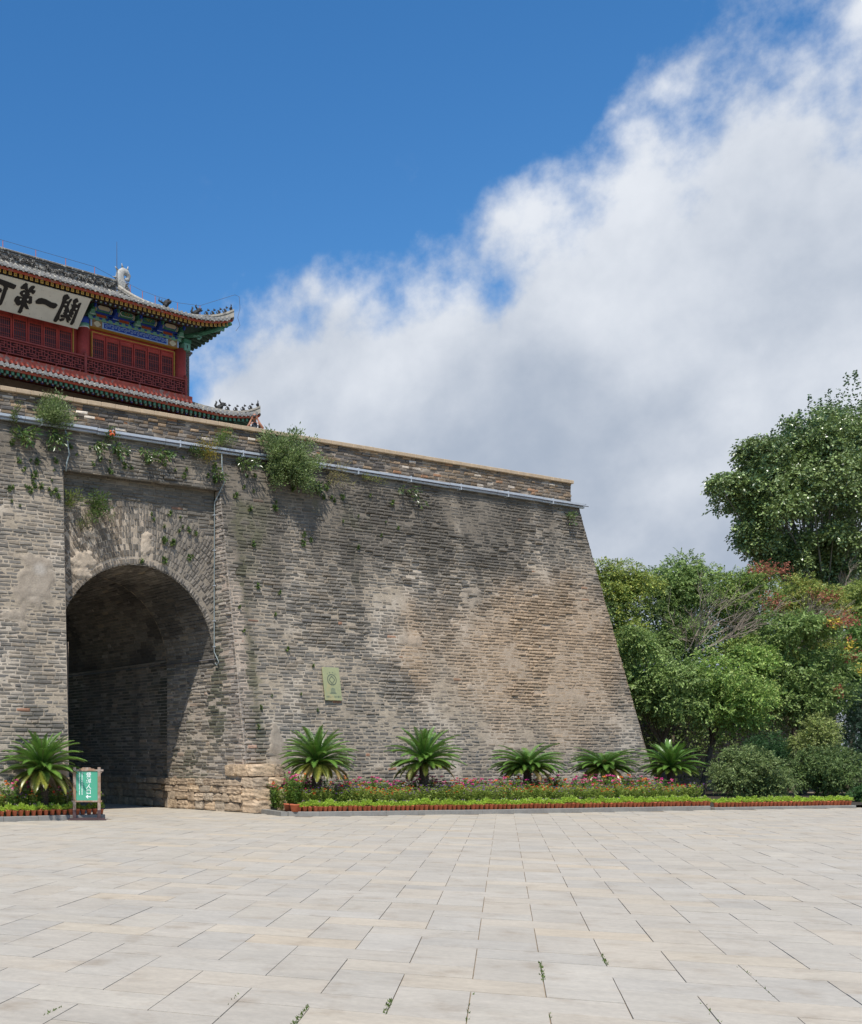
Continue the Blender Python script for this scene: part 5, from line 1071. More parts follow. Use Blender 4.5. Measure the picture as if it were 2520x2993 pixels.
    MB().bev(-.065, .065, -.03, .03, -.035, .045, .01).build('housing', M_black, c); MB().lathe([(.033, 0), (.035, .04), (.028, .05)], 14).build('lens', M_wire, c, True); l = c.children[-1]; l.rotation_euler = (R(90), 0, 0); l.location = (.0, -.03, 0)
person()

# ------------------------------------------------------------------ flower beds
def kerb(name, label, pts, h=.13, w=.2, stone=1.05):
    e = empty(name, (pts[0][0], pts[0][1], 0)); tag(e, label, 'kerb'); o0 = Vector((pts[0][0], pts[0][1]))
    for a, b in zip(pts, pts[1:]):
        a, b = Vector(a), Vector(b); d = (b - a); L = d.length; d.normalize(); n = max(1, round(L / stone)); ang = math.atan2(d.y, d.x)
        for k in range(n):
            s0, s1 = L * k / n, L * (k + 1) / n
            q = MB().bev(s0 + .003, s1 - .003, 0, w, -.02, h + random.uniform(-.004, .004), .012).build('kerb_stone', M_kerb, e); q.location = (a.x - o0.x, a.y - o0.y, 0); q.rotation_euler = (0, 0, ang)
    return e
KR = [(-.18, -1.98), (.58, -2.40), (6.9, -3.68), (14.4, -4.90)]
kerb('flower_bed_kerb', 'grey granite kerb along the long flower bed under the wall', KR)
kerb('flower_bed_kerb', 'short return of grey kerb beside the sandstone plinth', [(.42, -.35), (-.18, -1.96)], w=-.2)
kerb('flower_bed_kerb', 'low grey kerb under the pots in front of the clipped shrub', [(14.5, -4.98), (20.4, -6.02)], h=.09)
kerb('flower_bed_kerb', 'grey kerb of the small bed left of the arch', [(-13.5, -.66), (-5.62, -1.0)])
kerb('flower_bed_kerb', 'short end of the kerb behind the green sign', [(-5.60, -1.0), (-5.55, -.45)], w=.2)
npobj('planting_bed', [(x, y, .08) for x, y in BED_R], T=None, Q=None, mat=M_soil) if False else None
def bedmesh(name, poly, z):
    me = bpy.data.meshes.new(name); me.from_pydata([(x, y, z) for x, y in poly], [], [tuple(range(len(poly)))]); me.materials.append(M_soil); o = link(bpy.data.objects.new(name, me)); tag(o, 'dark soil of the planting bed', kind='structure'); return o
bedmesh('planting_soil', [(-.05, -1.9), (.6, -2.25), (6.9, -3.55), (14.6, -4.8), (20.5, -5.9), (34, -8.2), (34, 9), (20.2, 3), (18.9, .3), (.6, .3), (.25, -.4)], .085)
bedmesh('planting_soil', [(-13.5, -.5), (-5.7, -.85), (-5.72, -.2), (-6.3, .4), (-13.5, .5)], .085)
CYX = (1.25, 5.1, 9.35, 13.1, 16.2); ORD = ('first', 'second', 'third', 'fourth', 'fifth')
def place(x, y):
    """where along the long bed: said by the cycads, counted from the arch"""
    x = x + (y + 2.0) * .9
    k = sum(x > c for c in CYX)
    return 'left of the first cycad' if k == 0 else 'right of the fifth cycad' if k == 5 else 'between the %s and %s cycad' % (ORD[k - 1], ORD[k])
# pots
POT = MB().lathe([(.052, 0), (.068, .12), (.080, .125), (.082, .155), (.072, .155), (.068, .14), (.0, .135)], 14).mesh('pot', M_terra, True)
POTB = MB().lathe([(.10, 0), (.125, .17), (.14, .175), (.142, .21), (.13, .21), (.0, .19)], 16).mesh('pot', M_terra, True)
def low_foliage(seed, h=.13, r=.10, n=150, tone=1.0):
    rng = np.random.default_rng(seed); d = rdir(n, rng); d[:, 2] = np.abs(d[:, 2]); P = d * np.array([r, r, h]) * rng.random((n, 1)) ** .4 + np.array([0, 0, .145])
    c = np.array([(.44, .58, .08), (.36, .50, .06), (.50, .62, .13)])[rng.integers(3, size=n)] * tone * np.exp(.2 * rng.standard_normal((n, 1)))
    return leaves_mesh('foliage', P, d + np.array([0, 0, .35]), .056 * rng.uniform(.7, 1.3, n), .019, c, M_leaf, rng=rng, up=.75)
LOWF = [low_foliage(200 + i) for i in range(6)]; LOWD = [low_foliage(210 + i, .12, .085, 150, .62) for i in range(3)]
def tiny_flowers(seed, cols, n=6, r=.1, z=.28):
    rng = np.random.default_rng(seed); m = MB()
    V, T, C = [], [], []; k = 0
    for i in range(n):
        c = np.array([rng.normal(0, r * .6), rng.normal(0, r * .6), z + rng.normal(0, .02)]); col = cols[rng.integers(len(cols))]
        d = rdir(6, rng); d[:, 2] = np.abs(d[:, 2]) * .5 + .2; v, t, cc = leaf_arrays(np.repeat(c[None], 6, 0), d, .02, .008, np.tile(col, (6, 1)), rng=rng); V.append(v); T.append(t + k); C.append(cc); k += len(v)
    return npmesh('flower', np.concatenate(V), T=np.concatenate(T), col=np.concatenate(C), mats=[M_petal])
TINY = [tiny_flowers(220 + i, [(.55, .5, .55), (.4, .2, .45), (.5, .35, .4)], 5) for i in range(3)]
def potted(x, y, z, label, group, i, dark=False, fl=True):
    e = empty('potted_plant', (x, y, z), random.uniform(0, 6)); tag(e, label, 'potted plant', group); s = random.uniform(.93, 1.07)
    meshobj('pot', POT, e, scale=(s, s, s)); meshobj('foliage', random.choice(LOWD if dark else LOWF), e, rot=(0, 0, random.uniform(0, 6)), scale=(s * random.uniform(.9, 1.15),) * 2 + (s * random.uniform(.85, 1.2),))
    if fl and i % 3 == 0: meshobj('flower', random.choice(TINY), e)
def along(pts, step, inset):
    out = []; carry = 0
    for a, b in zip(pts, pts[1:]):
        a, b = Vector(a), Vector(b); L = (b - a).length; d = (b - a).normalized(); nrm = Vector((-d.y, d.x)); s = carry
        while s < L: p = a + d * s + nrm * inset; out.append((p.x, p.y)); s += step
        carry = s - L
    return out
for i, (x, y) in enumerate(along(KR, .157, .10)):
    if i > 1: potted(x + random.uniform(-.012, .012), y + random.uniform(-.012, .012), .13, 'small light green potted plant on the kerb ' + place(x, y), 'pots on the kerb ' + place(x, y), i)
for i, (x, y) in enumerate(along([(14.62, -5.0), (20.3, -6.0)], .162, .09)): potted(x + random.uniform(-.012, .012), y, .09, 'small light green potted plant in the row before the clipped shrub', 'pots in front of the clipped shrub', i, fl=False)
for i in range(4): potted(20.75 + .2 * i, -6.15 - .05 * i, .0, 'small potted plant standing on the paving at the right edge', 'pots at the right edge', i)
for i, (x, y) in enumerate(along([(-11.5, -.735), (-5.66, -.99)], .182, .10)): potted(x, y + random.uniform(-.012, .012), .13, 'small light green potted plant on the kerb left of the arch' if x < -6.5 else 'small dark green potted plant behind the green sign', 'pots left of the arch' if x < -6.5 else 'pots behind the green sign', i, dark=x > -6.5)
# large potted zinnias at the near corner of the long bed
def flowering(seed, h, r, nl, heads, hcols, leafc, lsz=.075, size=.035):
    """leafy upright plant with flower heads: returns (foliage mesh, flower mesh)"""
    rng = np.random.default_rng(seed); ns = 7; P, D = [], []; tips = []
    for k in range(ns):
        a = rng.uniform(0, 6.28); t = np.array([math.cos(a) * r * rng.uniform(.2, 1), math.sin(a) * r * rng.uniform(.2, 1), h * rng.uniform(.75, 1.05)]); tips.append(t); q = nl // ns
        f = rng.uniform(.12, 1, q); P.append(t[None] * f[:, None] + rng.normal(0, .03, (q, 3))); dd = rdir(q, rng); dd[:, 2] = np.abs(dd[:, 2]) * .4 + .1; D.append(dd)
    P = np.concatenate(P); D = np.concatenate(D); n = len(P); c = np.array(leafc)[rng.integers(len(leafc), size=n)] * np.exp(.2 * rng.standard_normal((n, 1)))
    fo = leaves_mesh('foliage', P, D, lsz * rng.uniform(.7, 1.3, n), lsz * .24, c, M_leaf, rng=rng, up=.7)
    hd = []
    for i in range(heads):
        t = tips[i % ns] + np.array([rng.normal(0, .03), rng.normal(0, .03), .02 + (.0 if i < ns else -rng.uniform(.02, .15))]); col = np.array(hcols[rng.integers(len(hcols))]); n = 12
        d = rdir(n, rng); d[:, 2] = np.abs(d[:, 2]) * .6; d[:, 1] -= .25; v, tt, cc = leaf_arrays(np.repeat(t[None], n, 0), d, size * rng.uniform(.8, 1.2, n), size * .3, np.tile(col, (n, 1)) * np.exp(.12 * rng.standard_normal((n, 1))), rng=rng); hd.append((v, tt, cc))
    if size > .03: return fo, [npmesh('flower_head', v, T=t_, col=c_, mats=[M_petal]) for v, t_, c_ in hd]
    kk_ = np.cumsum([0] + [len(h[0]) for h in hd]); return fo, [npmesh('blossoms', np.concatenate([h[0] for h in hd]), T=np.concatenate([h[1] + q_ for h, q_ in zip(hd, kk_)]), col=np.concatenate([h[2] for h in hd]), mats=[M_petal])]
LG = [(.13, .23, .04), (.20, .31, .055), (.11, .20, .035)]; LY = [(.27, .35, .06), (.33, .39, .10), (.21, .29, .05)]
PINK, MAG, ORG, RED, PUR = (.72, .14, .30), (.60, .05, .26), (.72, .20, .03), (.62, .05, .03), (.26, .09, .40)
KINDS = {
 'tall pink zinnia at the back': ([flowering(300 + i, .92, .20, 380, 3, [PINK, MAG, PINK], LG, .085, .072) for i in range(3)], 'pink zinnias at the back of the bed'),
 'tall orange zinnia at the back': ([flowering(310 + i, .90, .20, 380, 3, [ORG, RED, RED], LG, .085, .07) for i in range(3)], 'orange zinnias at the back of the bed'),
 'leafy balsam with purple blossoms': ([flowering(320 + i, .66, .19, 520, 8, [PUR, PUR, MAG], LY, .06, .026) for i in range(3)], 'purple balsams in the middle rows'),
 'leafy balsam with scarlet blossoms': ([flowering(330 + i, .66, .19, 520, 9, [RED, RED, ORG], LY, .06, .0295) for i in range(3)], 'scarlet balsams in the middle rows')}
KL = list(KINDS)
def flowerp(x, y, z, k, sc=1.0, label=None, group=None, pot=False):
    fs, grp = KINDS[KL[k]]; fo, fh = random.choice(fs); e = empty('flowering_plant', (x, y, z), random.uniform(0, 6.28)); tag(e, label or KL[k] + ' ' + place(x, y), 'flower', group or (grp + ' ' + place(x, y))); zz = 0
    if pot: meshobj('pot', POTB, e); zz = .18
    s = sc * random.uniform(.9, 1.12); meshobj('foliage', fo, e, (0, 0, zz), scale=(s, s, s)); 
    for h_ in fh:
        o_ = meshobj('flower_head' if len(fh) > 1 else 'blossoms', h_, e, (0, 0, zz), scale=(s, s, s))
        if len(fh) == 1: o_['kind'] = 'stuff'
for row, (ins, step) in enumerate(((.42, .27), (.72, .29), (1.02, .31), (1.36, .36), (1.75, .42), (2.2, .6))):
    for i, (x, y) in enumerate(along(KR, step, ins)):
        if y > -.25 or x < .3 or x > 16.2: continue
        k = random.choice((2, 3)) if row < 3 else random.choice((0, 1, 0))
        flowerp(x + random.uniform(-.07, .07), y + random.uniform(-.07, .07), .085, k, 1.0 if row < 3 else .95)
for i, (x, y, k) in enumerate(((.02, -2.02, 0), (.28, -1.9, 1), (.2, -1.55, 0))): flowerp(x, y, .13, k, 1.0, ['bushy potted zinnia at the near corner of the long bed', 'second potted zinnia from the sandstone plinth', 'potted zinnia tucked against the sandstone plinth'][i], 'potted zinnias at the bed corner', pot=True)
for i in range(26):
    x = -8.7 + i * .1; k = (0, 2, 3, 1, 2)[i % 5]
    if -7.35 < x < -6.95 or x > -6.5: continue
    flowerp(x, -.45 + random.uniform(-.16, .16), .085, k, .95, 'mixed flowering plant in the bed left of the potted cycad', 'flowers left of the arch')
for i, x in enumerate((-6.75, -6.5, -6.3)): flowerp(x, -.5, .085, 3, .95, 'dark leaved flowering plant between the potted cycad and the sign', 'flowers beside the sign')
flowerp(-5.78, -.75, .12, 2, 1.0, 'leafy plant at the end of the kerb right of the green sign', 'plant right of the sign')

# ------------------------------------------------------------------ cycads
def frond_mesh(arch, length, c0, c1, seed):
    """feather leaf along +X: curved midrib with narrow leaflets in a shallow V"""
    rng = np.random.default_rng(seed); n = 46; t = np.linspace(0, 1, 26); ang = arch[0] + (arch[1] - arch[0]) * t ** 1.2
    dx, dz = np.cos(ang) * length / 25, np.sin(ang) * length / 25; X = np.concatenate([[0], np.cumsum(dx[:-1])]); Z = np.concatenate([[0], np.cumsum(dz[:-1])])
    V, T, C = [], [], []; k = 0
    f = np.linspace(.10, .995, n)
    for s in (-1, 1):
        px = np.interp(f, t, X); pz = np.interp(f, t, Z); a = np.interp(f, t, ang); P = np.stack([px, 0 * px, pz], 1)
        tx = np.stack([np.cos(a), 0 * a, np.sin(a)], 1); nz = np.stack([-np.sin(a), 0 * a, np.cos(a)], 1); sd = np.array([0, s, 0])
        D = tx * .62 + sd * .78 + nz * .34; D /= np.linalg.norm(D, axis=1, keepdims=True); LL = .175 * np.sin(np.pi * np.clip(f * .9 + .12, 0, 1)) ** .6 * rng.uniform(.9, 1.1, n)
        W = tx * .0098; A = P - W; B = P + W; tip = P + D * LL[:, None] + nz * -.012; mid = P + D * LL[:, None] * .55 + nz * .004
        v = np.stack([A, B, mid + W * .9, tip, mid - W * .9], 1).reshape(-1, 3); b = (np.arange(n) * 5)[:, None]
        tt = np.concatenate([b + np.array([[0, 1, 2]]), b + np.array([[0, 2, 4]]), b + np.array([[4, 2, 3]])]); cc = np.array(c0)[None] * (1 - f[:, None]) + np.array(c1)[None] * f[:, None]; cc = cc * np.exp(.14 * rng.standard_normal((n, 1)))
        V.append(v); T.append(tt + k); C.append(np.repeat(cc, 5, 0)); k += len(v)
    r = np.stack([X, 0 * X, Z], 1)[::5]; q = len(r); v = np.concatenate([r + np.array([0, .008, 0]), r - np.array([0, .008, 0]), r - np.array([0, 0, .01])]); tt = []
    for i in range(q - 1): tt += [(i, i + 1, q + i), (i + 1, q + i + 1, q + i), (i, 2 * q + i, i + 1), (i + 1, 2 * q + i, 2 * q + i + 1), (q + i, q + i + 1, 2 * q + i), (q + i + 1, 2 * q + i + 1, 2 * q + i)]
    V.append(v); T.append(np.array(tt) + k); C.append(np.tile((.17, .19, .05), (len(v), 1)))
    return npmesh('frond', np.concatenate(V), T=np.concatenate(T), col=np.concatenate(C), mats=[M_gloss])
G1, G2, YL, BR = (.07, .165, .024), (.13, .24, .042), (.21, .21, .03), (.22, .13, .035)
FRV = [[frond_mesh((R(a0), R(a1)), ln_, g0, g1, 440 + 3 * i + j) for j in range(2)] for i, (a0, a1, ln_, g0, g1) in enumerate(((80, 55, 1.05, G1, G2), (69, 34, 1.14, G1, G2), (58, 6, 1.22, G1, G2), (46, -12, 1.24, G1, G2), (33, -22, 1.22, G1, G2), (20, -32, 1.16, G1, G2), (12, -32, 1.0, G1, (.12, .20, .035)), (4, -38, .86, (.08, .15, .025), (.15, .20, .035))))]
FR_UP = [frond_mesh((R(72), R(30)), 1.12, G1, G2, 400 + i) for i in range(2)]; FR_MID = [frond_mesh((R(46), R(-24)), 1.18, G1, G2, 410 + i) for i in range(3)]
FR_LOW = [frond_mesh((R(20), R(-42)), 1.12, G1, (.10, .17, .03), 420 + i) for i in range(2)]; FR_OLD = [frond_mesh((R(-5), R(-66)), .95, (.13, .16, .03), YL if i else BR, 430 + i) for i in range(2)]
def cycad(x, y, ztop, label, sc, seed, z0=.08, cone=False, old=.2, pot=False, rad=.13):
    e = empty('cycad', (x, y, z0)); tag(e, label, 'cycad', 'cycads along the foot of the wall'); rg_ = random.Random(seed); H = ztop - z0
    m = MB(); pr = []
    for i in range(14): f = i / 13; pr.append((rad * (1.05 - .25 * f) * (1 + .10 * (i % 2)), H * f))
    m.lathe(pr, 12).build('trunk', M_trunk, e)
    m = MB()
    for k in range(40): a = k * 2.4; zz = H * (.05 + .9 * k / 40); rr = rad * (1.08 - .25 * k / 40); m.tube([(rr * .8 * math.cos(a), rr * .8 * math.sin(a), zz), (rr * 1.18 * math.cos(a), rr * 1.18 * math.sin(a), zz + .03)], [.022, .01], 4)
    m.build('leaf_scars', M_trunk, e)['kind'] = 'stuff'
    n = 88
    for k in range(n):
        f = k / n if not cone else .25 + .75 * k / n; a = k * 2.39996 + rg_.uniform(-.15, .15)
        me = rg_.choice(FRV[min(7, int(f ** .72 * 8 + rg_.uniform(-.4, .4)))]) if f < .66 or rg_.random() > old * 2.2 else rg_.choice(FR_OLD)
        s = sc * rg_.uniform(.9, 1.14); meshobj('frond', me, e, (0, 0, H - .02 + .08 * (1 - f)), (rg_.uniform(-.18, .18), rg_.uniform(-.1, .1), a), (s, s, s))
    if cone: MB().ell((0, -.02, H + .13), (.12, .12, .15), 12, 9).build('seed_cone', mat('tan_cone', (.42, .27, .10), rough=.95, nz=(40, .4), bump=(50, 1, .03)) if 'tan_cone' not in MATS else MATS['tan_cone'], e, True)
cycad(-7.22, -.42, 1.30, 'large yellowing cycad in a brown pot left of the arch', 1.02, 1, z0=.30, old=.33, rad=.17)
pt = MB().lathe([(.16, 0), (.22, .26), (.24, .27), (.24, .31), (.2, .31), (.0, .28)], 18).build('flower_pot', M_brownpot, None, True); pt.location = (-7.22, -.42, .085); tag(pt, 'dark brown round pot holding the cycad left of the arch', 'pot')
cycad(1.25, -1.55, 1.48, 'tall cycad nearest to the arch in the long bed', 1.02, 2, old=.3, rad=.15)
cycad(5.1, -1.95, 1.48, 'second cycad from the arch, wide and dark green', 1.0, 3, old=.12, rad=.15)
cycad(9.35, -2.2, 1.34, 'third cycad from the arch with a tan cone', .98, 4, cone=True, old=.05)
cycad(13.1, -2.2, 1.32, 'fourth cycad from the arch with a tan cone', .95, 5, cone=True, old=.15)
cycad(16.2, -2.45, 1.27, 'last cycad standing by the right corner of the wall', .92, 6, old=.05)

# ------------------------------------------------------------------ green sign on a wooden stand
sg = empty('sign_stand', (-6.29, -1.18, 0), R(-25.5)); tag(sg, 'green entrance sign in a wooden frame standing before the left bed', 'sign')
def sp(n, x0, x1, y0, y1, z0, z1, m, c=.006, par=sg): return MB().bev(x0, x1, y0, y1, z0, z1, c).build(n, m, par)
for sx in (-.325, .325):
    p = sp('post', sx - .04, sx + .04, -.04, .04, .06, 1.395, M_wood); sp('post_foot', sx - .046, sx + .046, -.046, .046, .06, .27, M_purple, par=p)
sp('base', -.50, .50, -.16, .16, 0, .035, M_purple); sp('base', -.46, .46, -.12, .12, .035, .062, M_purple)
sp('rail', -.40, .44, -.03, .03, 1.29, 1.335, M_wood); sp('rail', -.40, .40, -.03, .03, .475, .52, M_wood)
MB().prism([(-.23, 1.335), (.21, 1.335), (.19, 1.36), (.12, 1.363), (.10, 1.39), (-.11, 1.39), (-.135, 1.365), (-.2, 1.358)], lambda a, b, d: (a, d, b), -.02, .02).build('crest', M_wood, sg)
for sx in (-.44, .43): MB().prism([(sx, 1.29), (sx * .84, 1.29), (sx * .84, 1.22)], lambda a, b, d: (a, d, b), -.012, .012).build('corner_brace', M_wood, sg)
sp('face', -.285, .285, -.012, .012, .52, 1.29, M_sgreen, .002)
for ch, z in zip('\u767b\u57ce\u5165\u53e3', (1.185, 1.03, .88, .74)): text('lettering', ch, .14, M_sw, sg, (.05, -.0135, z), off=.0012, ext=.001)
MB().prism([(-.03, .62), (.02, .665), (.045, .665), (.018, .632), (.11, .632), (.11, .608), (.018, .608), (.045, .575), (.02, .575)], lambda a, b, d: (a, -.0125 - d, b), 0, .002).build('arrow', M_sw, sg)
m = MB(); rs2 = random.Random(8)
for x in (-.125, -.195):
    z = 1.255
    while z > .68: l = rs2.uniform(.012, .05); m.box(x - rs2.uniform(.006, .011), x + .008, -.0145, -.012, z - l, z); z -= l + rs2.uniform(.004, .012)
m.build('small_print', M_teal if False else M_sw, sg)

# ------------------------------------------------------------------ trees and shrubs to the right of the wall
KG = [(.13, .19, .052), (.165, .23, .066), (.215, .275, .095), (.10, .155, .045)]
DENS = 1.55
def crown_clumps(c, r, k, rng, frac=.36):
    d = rdir(k, rng); q = rng.random((k, 1)) ** .45; P = d * q * np.array(r) * (1 - frac * .55) + np.array(c); rad = np.mean(r) * frac * rng.uniform(.7, 1.25, k); return P, rad
def sprays(P, rad, per, rng, nleaf=9, ln=.30, droop=.35, squash=.75):
    """leafy twigs spread over each clump: leaf base points and directions"""
    B, D, W = [], [], []
    for p, r in zip(P, rad):
        d = rdir(per, rng); d[:, 2] = d[:, 2] * .9 + .12; s = p + d * r * rng.random((per, 1)) ** .33 * np.array([1, 1, squash])
        t = d + rdir(per, rng) * .6; t[:, 2] -= droop * .3; t /= np.linalg.norm(t, axis=1, keepdims=True)
        f = np.linspace(.1, 1, nleaf); side = np.cross(t, rdir(per, rng)); side /= np.linalg.norm(side, axis=1, keepdims=True) + 1e-9
        L = ln * rng.uniform(.6, 1.2, (per, 1))
        for i, q in enumerate(f):
            b = s + t * L * q; b[:, 2] -= droop * L[:, 0] * q * q * .5; sg = 1 if i % 2 else -1
            B.append(b); D.append(t * .55 + side * sg * (.9 if i < nleaf - 1 else 0) + rng.normal(0, .12, (per, 3)) - np.array([0, 0, .25])); W.append(np.repeat(0, per))
    return np.concatenate(B), np.concatenate(D)
def tree(name, label, base, height, clumpsets, per, leaf, cols, seed, group, nleaf=9, ln=.3, m=M_leaf, pods=(), trunk_r=.12, cat='tree', lw=.26, bark=None, squash=.75, bright=1.4, frac=.36, fk=.45, dens=None):
    rng = np.random.default_rng(seed); b0 = np.array(base, float); e = empty(name, tuple(base)); tag(e, label, cat, group)
    CP, CR = [], []
    for (c, r, k) in clumpsets: p, q = crown_clumps(c, r, k, rng, frac); CP.append(p); CR.append(q)
    CP = np.concatenate(CP); CR = np.concatenate(CR); per = int(per * (dens or DENS)); B, D = sprays(CP, CR, per, rng, nleaf, ln, squash=squash); n = len(B)
    tw = np.repeat(np.exp(.22 * rng.standard_normal(len(CP))), per * nleaf) if False else np.exp(.2 * rng.standard_normal(n))
    c = np.array(cols)[rng.integers(len(cols), size=n)] * tw[:, None]
    lo = fbm(B[:, 0] * .9 + B[:, 1] * .7, B[:, 2] * .9, 3, seed); c = c * bright * (.78 + .5 * lo)[:, None]
    leaves_obj('crown', B - b0, D, leaf * rng.uniform(.7, 1.25, n), leaf * lw * rng.uniform(.8, 1.2, n), c, m, e, rng=rng, up=.6)
    o = MB(tuple(-b0)); cm = CP.mean(0); fork = b0 + (cm - b0) * fk + np.array([0, 0, .1]); fork[:2] = b0[:2] + (cm[:2] - b0[:2]) * .3
    o.tube([b0 - np.array([0, 0, .1]), b0 + (fork - b0) * .5 + rng.normal(0, .05, 3), fork], [trunk_r * 1.3, trunk_r, trunk_r * .8], 8)
    for p in CP[::3]: mid = (fork + p) / 2 + rng.normal(0, .15, 3); o.tube([fork, mid, p], [trunk_r * .32, trunk_r * .16, .01], 5)
    o.build('trunk', bark or M_bark, e)
    for (pc, pr, k, colr, nm) in pods:
        d = rdir(k, rng); P = np.array(pc) + d * np.array(pr) * rng.random((k, 1)) ** .4; q = np.repeat(P, 8, 0) + rng.normal(0, .07, (k * 8, 3)); dd = rdir(k * 8, rng) + np.array([0, 0, .3])
        leaves_obj(nm, q - b0, dd, .115 * rng.uniform(.7, 1.2, k * 8), .038, np.array(colr)[None] * np.exp(.2 * rng.standard_normal((k * 8, 1))), m, e, rng=rng)['kind'] = 'stuff'
    return e
POD, YEL = (.33, .12, .07), (.55, .42, .06)
G = 'trees massed right of the wall'
tree('goldenrain_tree', 'green tree closest to the right corner of the wall', (24.2, 3.0, 0), 8, [((22.7, 2.4, 4.8), (2.0, 1.8, 1.9), 28), ((21.6, 2.9, 6.3), (.9, 1.2, .9), 7), ((23.6, 1.9, 3.7), (1.5, 1.3, 1.0), 12)], 46, .12, KG, 501, G)
tree('goldenrain_tree', 'full green tree second from the wall corner', (25.3, 2.1, 0), 8, [((25.2, 1.0, 4.5), (2.0, 1.7, 2.0), 32), ((26.6, .9, 5.9), (1.0, 1.0, .8), 8)], 48, .125, np.array([(.11, .165, .04), (.14, .195, .05), (.085, .14, .03), (.17, .21, .06)]) * 1.45, 502, G)
tree('goldenrain_tree', 'tree with rusty seed pods and yellow blossom', (30.6, 1.0, 0), 9, [((28.7, .2, 5.0), (2.1, 1.7, 2.1), 32), ((28.6, .2, 6.9), (1.6, 1.3, 1.0), 14)], 48, .125, KG, 503, G, pods=[((28.9, -1.4, 7.2), (1.2, .3, .35), 26, POD, 'seed_pods'), ((29.8, -1.2, 5.9), (.5, .3, .8), 16, POD, 'seed_pods'), ((28.3, -1.4, 7.0), (.6, .2, .2), 9, YEL, 'blossom'), ((29.3, -1.4, 6.0), (.35, .2, .4), 8, YEL, 'blossom'), ((30.4, -1.2, 5.3), (.25, .2, .5), 9, YEL, 'blossom'), ((28.4, -1.4, 4.3), (.4, .2, .3), 6, POD, 'seed_pods')])
tree('goldenrain_tree', 'dark tree at the right edge with rusty pods low down', (33.5, .3, 0), 9, [((33.0, -.2, 5.4), (1.8, 1.6, 2.6), 30), ((34.8, .2, 6.6), (1.7, 1.5, 1.6), 14)], 46, .12, np.array([(.07, .115, .03), (.09, .145, .035)]) * 1.45, 504, G, pods=[((32.2, -1.7, 6.9), (.5, .3, .6), 14, POD, 'seed_pods'), ((32.4, -1.7, 5.4), (.5, .3, .4), 9, POD, 'seed_pods')])
tree('goldenrain_tree', 'yellowish tree top just behind the wall corner', (25.6, 6.2, 0), 10, [((25.2, 5.6, 9.0), (1.7, 1.4, 1.5), 24), ((25.2, 5.4, 6.8), (1.7, 1.3, 1.6), 18)], 42, .12, np.array([(.13, .16, .04), (.17, .18, .04), (.10, .14, .035)]) * 1.45, 505, G)
tree('goldenrain_tree', 'tall rounded green tree rising behind the dead branches', (29.2, 5.8, 0), 11, [((28.9, 5.3, 9.4), (2.3, 1.6, 1.6), 32), ((28.4, 5.2, 7.2), (1.9, 1.5, 1.5), 18)], 46, .12, KG, 506, G)
tree('goldenrain_tree', 'tree top covered with russet pods under the poplar', (32.6, 5.2, 0), 10, [((32.4, 4.6, 9.2), (2.1, 1.5, 1.5), 30), ((32.0, 4.2, 7.0), (1.9, 1.4, 1.2), 14)], 44, .12, np.array([(.10, .15, .04), (.13, .16, .04)]) * 1.45, 507, G, pods=[((32.4, 3.4, 10.2), (1.6, .6, .4), 46, POD, 'seed_pods'), ((32.0, 3.0, 8.6), (1.2, .4, .6), 22, POD, 'seed_pods')])
tree('goldenrain_tree', 'orange tinged tree top under the right side of the poplar', (36.3, 4.6, 0), 10, [((36.2, 4.0, 8.9), (2.4, 1.5, 1.4), 32), ((35.6, 3.8, 6.8), (1.9, 1.4, 1.2), 14)], 44, .12, np.array([(.15, .17, .04), (.19, .18, .045), (.11, .145, .035)]) * 1.45, 508, G, pods=[((35.4, 2.6, 9.1), (1.4, .4, .3), 26, POD, 'seed_pods'), ((36.4, 2.4, 8.4), (.8, .3, .3), 8, (.45, .25, .05), 'turning_leaves')])
tree('goldenrain_tree', 'olive tree top cut by the right edge below the poplar', (40, 4, 0), 10, [((39.8, 3.3, 8.9), (2.3, 1.5, 1.4), 28), ((39.0, 3.2, 6.9), (2.0, 1.4, 1.3), 14), ((42.5, 3.3, 8.0), (2.0, 1.5, 1.6), 14)], 42, .12, np.array([(.14, .165, .04), (.11, .14, .035)]) * 1.45, 509, G)
# poplar
tree('poplar_tree', 'huge dark glossy poplar towering at the right edge', (47.5, 8.6, 0), 22, [((45.3, 8.0, 16.6), (5.2, 4.0, 3.6), 58), ((41.8, 8.4, 15.0), (3.2, 2.6, 2.1), 28), ((39.8, 8.6, 15.4), (1.9, 1.5, .9), 12), ((38.2, 8.7, 15.9), (1.1, .8, .4), 6), ((41.2, 8.5, 13.2), (1.6, 1.4, .8), 12), ((40.8, 8.5, 17.6), (1.6, 1.4, 1.0), 13), ((44.0, 8.2, 18.6), (2.2, 2.0, 1.5), 20), ((47.8, 8.3, 19.6), (2.2, 2.2, 2.0), 26), ((50.5, 8.3, 18.5), (4.0, 3.6, 4.2), 44), ((44.6, 7.9, 12.9), (2.6, 2.2, 1.2), 24), ((48.5, 8.0, 13.2), (3.4, 2.4, 1.6), 30), ((45.5, 7.4, 11.4), (3.0, 1.6, .9), 18), ((42.6, 8.2, 12.2), (1.8, 1.4, .8), 12), ((40.2, 8.6, 13.9), (1.0, .9, .5), 5), ((43.0, 8.3, 17.2), (2.0, 1.6, 1.6), 14), ((42.2, 8.6, 17.9), (1.3, 1.2, .9), 6)], 66, .155, [(.10, .14, .042), (.135, .18, .056), (.185, .23, .095), (.075, .11, .034)], 520, None, nleaf=7, ln=.5, m=M_gloss, trunk_r=.35, lw=.40, frac=.22, fk=.5, dens=.95, bright=1.5, bark=mat('poplar_bark', (.17, .15, .12), nz=(4, .3)))
